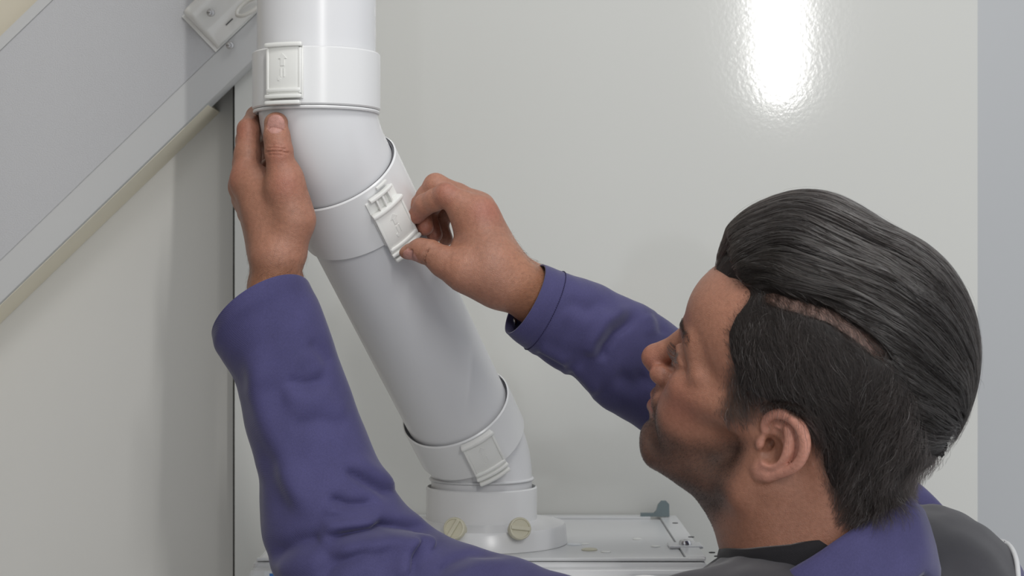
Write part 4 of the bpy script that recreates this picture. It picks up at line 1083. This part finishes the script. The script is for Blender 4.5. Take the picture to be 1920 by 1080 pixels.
tcol = blend(np.tile(np.array(BLUE), (len(TV), 1)), np.array(GREY), yoke)
ca = jk.data.color_attributes.new('tone', 'FLOAT_COLOR', 'POINT')
ca.data.foreach_set('color', np.concatenate([tcol, np.ones((len(tcol), 1))], 1).astype(np.float32).ravel())
for uu, cz in ((None, 1.42), (-0.178, 1.42)):
    cc = np.array([*(C0 + RT * uu), cz]) if uu else np.array([0.405 - 0.37 * 0.06 / 0.93, 1.49, 1.42]); ring_ = []
    for a in np.linspace(0, 2 * np.pi, 90, endpoint=False):
        dr = np.array([*(BK * math.cos(a)), math.sin(a)]) if uu else np.array([0.37 * math.sin(a), math.cos(a), 0.93 * math.sin(a)]); tt = np.linspace(0, 0.2, 220)
        fs = TG.sample(cc + dr * tt[:, None]); i = int(np.argmax(fs > 0)) if (fs > 0).any() else 219
        ring_.append(cc + dr * (tt[i] + 0.0008))
    ring_ = np.array(ring_)
    for _ in range(4): ring_ = 0.5 * ring_ + 0.25 * (np.roll(ring_, 1, 0) + np.roll(ring_, -1, 0))
    mesh('piping', *ring(ring_, 0.0022, 8), M_piping, jk)

# left sleeve (towards the viewer)
ringsL = [(405, 640, 576, 530, 1.497, 44, 0.98), (409, 657, 584, 547, 1.497, 42, 0.96), (419, 676, 595, 572, 1.497, 36, 0.90), (434, 708, 617, 628, 1.496, 22, 0.88), (450, 752, 640, 694, 1.495, 12, 0.88),
          (458, 806, 676, 790, 1.490, 4, 0.88), (477, 870, 708, 866, 1.485, 0, 0.88), (487, 950, 752, 942, 1.478, 0, 0.88), (506, 1034, 790, 976, 1.468, 0, 0.84),
          (540, 1110, 842, 1011, 1.452, 0, 0.78), (620, 1180, 900, 1030, 1.430, 0, 0.68), (740, 1235, 965, 1049, 1.400, 0, 0.66), (880, 1260, 1035, 1072, 1.360, 0, 0.66),
          (1020, 1300, 1110, 1095, 1.315, 0, 0.8), (1150, 1330, 1190, 1092, 1.285, 0, 0.85), (1300, 1340, 1300, 1110, 1.295, 0, 0.85)]
foldsL = [([(476, 640), (488, 730), (514, 820), (552, 910), (590, 980)], -0.0075, 24, 1), ([(640, 876), (678, 900), (712, 918), (742, 934)], 0.0075, 11, -1), ([(606, 1012), (660, 1000), (720, 988), (800, 992), (830, 1008)], 0.0152, 13, 1),
          ([(610, 935), (655, 950), (715, 948)], 0.0087, 12, 1), ([(600, 968), (660, 972), (710, 965)], 0.0072, 10, 1), ([(779, 1008), (777, 1040), (776, 1090)], 0.0072, 11, 1), ([(815, 1085), (850, 1058), (890, 1042), (970, 1040)], 0.0072, 11, 1),
          ([(500, 1045), (560, 1020), (610, 1012)], 0.0072, 18, 1), ([(530, 715), (575, 722), (620, 712)], 0.0041, 12, 1), ([(540, 800), (600, 790), (655, 800)], 0.0032, 16, -1), ([(575, 640), (600, 660), (622, 690)], 0.0029, 14, 1), ([(500, 700), (512, 800), (530, 900)], 0.0043, 26, 1), ([(600, 1085), (640, 1050), (700, 1025)], 0.0043, 14, 1)]
Wl, Fl, gridL, nL = sleeve(ringsL, foldsL, 170)
sl = mesh('sleeve', Wl, Fl, M_bluef, jk); thicken(sl)
# right sleeve (behind the face)
ringsR = [(1020, 496, 950, 625, 1.522, -20, 1.0), (1038, 502, 966, 640, 1.526, -20, 1.0), (1060, 510, 988, 656, 1.532, -18, 0.98), (1119, 530, 1036, 690, 1.548, -14, 0.92), (1165, 556, 1080, 714, 1.562, -10, 0.88),
          (1219, 576, 1130, 764, 1.58, -6, 0.78), (1270, 613, 1199, 805, 1.60, 0, 0.76), (1340, 665, 1270, 862, 1.62, 0, 0.74), (1420, 735, 1340, 940, 1.63, 0, 0.72), (1520, 790, 1440, 1010, 1.62, 0, 0.72),
          (1630, 850, 1560, 1075, 1.60, 0, 0.72), (1722, 905, 1650, 1120, 1.57, 0, 0.74), (1775, 960, 1725, 1150, 1.545, 0, 0.7)]
foldsR = [([(1122, 680), (1132, 650), (1152, 622), (1200, 586)], 0.0072, 10, -1), ([(1000, 662), (1030, 680), (1066, 698)], 0.0046, 8, -1), ([(1062, 694), (1085, 722), (1110, 752)], 0.0052, 9, -1), ([(1060, 560), (1100, 580), (1140, 560)], 0.0026, 14, 1), ([(1150, 700), (1185, 720), (1215, 700)], 0.0029, 16, 1), ([(1228, 580), (1238, 600), (1242, 630)], 0.0026, 9, 1)]
Wr, Fr, gridR, nR = sleeve(ringsR, foldsR, 150)
sr = mesh('sleeve', Wr, Fr, M_bluef, jk); thicken(sr)
# cuff stitching: short threads following the hem
def stitches(grid, nn_, row, parent, rows_per=1):
    V = []; Fc = []
    na = grid.shape[1]
    path = grid[row]; nm = nn_[row]; per_ = 0
    for j in range(0, na):
        a = path[j] + (path[(j + 1) % na] - path[j]) * 0.15 + nm[j] * 0.0002; b_ = path[j] + (path[(j + 1) % na] - path[j]) * 0.75 + nm[j] * 0.0002
        v, f = sweep([a, (a + b_) / 2 + nm[j] * 0.0003, b_], 0.00035, 5, True, up=nm[j])
        Fc += [[i + len(V) for i in q_] for q_ in f]; V += v.tolist()
    o = mesh('stitching', V, Fc, M_thread, parent); o['kind'] = 'stuff'
stitches(gridL, nL, 20, jk); stitches(gridR, nR, 24, jk)
# press stud on the inside of the right cuff
ps_ = P(961, 604, 1.548)
mesh('press_stud', *disc_lathe([(0.0042, -0.001), (0.0042, 0.0006), (0.0030, 0.0012), (0.0028, 0.0004), (0.0003, 0.0003)], ps_, nrm([-0.75, -0.6, -0.1]), 20), M_chrome, jk, sharp=35)

# collar and undershirt round the neck
def band(name, prof, ang, m, parent, zf, rf, thick=None):
    """prof: (dr, dz) pairs from the upper edge down; ang: angles (0 = back, + = his left, towards the viewer)"""
    V = []; k = len(prof)
    for a in ang:
        dr = BK * math.cos(a) - RT * math.sin(a)
        r = rf(a); z = zf(a)
        for d_, h_ in prof:
            V.append([*(C0 + dr * (r + d_(a) if callable(d_) else C0 * 0 + dr * (r + d_)))] if False else [*(C0 + dr * (r + (d_(a) if callable(d_) else d_))), z + (h_(a) if callable(h_) else h_)])
    V = np.array(V); V = V + 0.0006 * np.stack([vnoise(V, 90, 61), vnoise(V, 90, 62), vnoise(V, 90, 63)], 1)
    Fc = [[i * k + j, i * k + j + 1, (i + 1) * k + j + 1, (i + 1) * k + j] for i in range(len(ang) - 1) for j in range(k - 1)]
    o = mesh(name, V, Fc, m, parent)
    if thick: thicken(o, thick)
    return o
zc_ = lambda a: np.interp(abs(a), [0, 0.6, 1.2, 1.8, 2.4, 3.0], [1.548, 1.525, 1.492, 1.470, 1.458, 1.452])
rc_ = lambda a: np.interp(abs(a), [0, 0.6, 1.2, 1.8, 2.4, 3.0], [0.082, 0.080, 0.076, 0.076, 0.080, 0.086])
band('collar', [(-0.010, -0.075), (-0.006, -0.03), (-0.004, -0.008), (-0.001, -0.001), (0.003, 0.0), (0.0065, -0.003), (0.010, -0.012), (0.014, -0.026), (0.0165, -0.040), (0.017, -0.052), (0.0155, -0.056), (0.012, -0.053)], np.linspace(-2.75, 2.75, 140), M_bluef, jk, zc_, rc_, 0.0012)
zu_ = lambda a: np.interp(a, [-3.2, -1.6, 0, 0.6, 1.2, 1.8, 2.5, 3.2], [1.505, 1.53, 1.535, 1.522, 1.511, 1.505, 1.500, 1.498])
un = band('undershirt', [(-0.004, -0.01), (-0.002, -0.0015), (0.0, 0.0), (0.002, -0.001), (0.003, -0.006), (0.0035, -0.02), (0.006, -0.06)], np.linspace(-math.pi, math.pi, 140), M_black, per, zu_, lambda a: 0.066, 0.0012)

# ------------------------------------------------------------------ trousers and boots below the frame
LG = Grid((0.0, 1.14, 0.06), (0.52, 1.72, 1.02), 0.008)
hipC = np.array([0.25, 1.43]);
for s in (-1, 1):
    h_ = np.array([*(hipC + RT * 0.085 * s), 0.90]); k_ = np.array([*(hipC + RT * 0.10 * s - BK * 0.01), 0.50]); a_ = np.array([*(hipC + RT * 0.11 * s + BK * 0.02), 0.10])
    LG.add(rc(h_, k_, 0.098, 0.075), 0.02); LG.add(rc(k_, a_, 0.075, 0.062), 0.02)
LG.add(rc((0.25 - 0.05, 1.43 - 0.05, 0.93), (0.25 + 0.05, 1.43 + 0.05, 0.93), 0.125, 0.125), 0.04)
mesh('trousers', *LG.mesh(2), M_bluef, per)
M_boot = mat('black_boot_leather', (0.02, 0.02, 0.02), 0.45, 0.4, bump=(80, 0.3, 3), var=(40, 0.1))
for s in (-1, 1):
    c = hipC + RT * 0.11 * s + BK * 0.02; KG = Grid((c[0] - 0.26, c[1] - 0.24, 0.0), (c[0] + 0.2, c[1] + 0.26, 0.2), 0.006)
    KG.add(rc((*c, 0.15), (*c, 0.06), 0.050, 0.046), 0.02); KG.add(rc((*c, 0.046), (*(c - BK * 0.17), 0.036), 0.042, 0.034), 0.03)
    KG.sub((lambda X, Y, Z: Z - 0.004 + 0 * X + 0 * Y, np.array([c[0] - 0.26, c[1] - 0.24, -0.02]), np.array([c[0] + 0.2, c[1] + 0.26, 0.004])), 0.002)
    mesh('boot', *KG.mesh(1), M_boot, per)
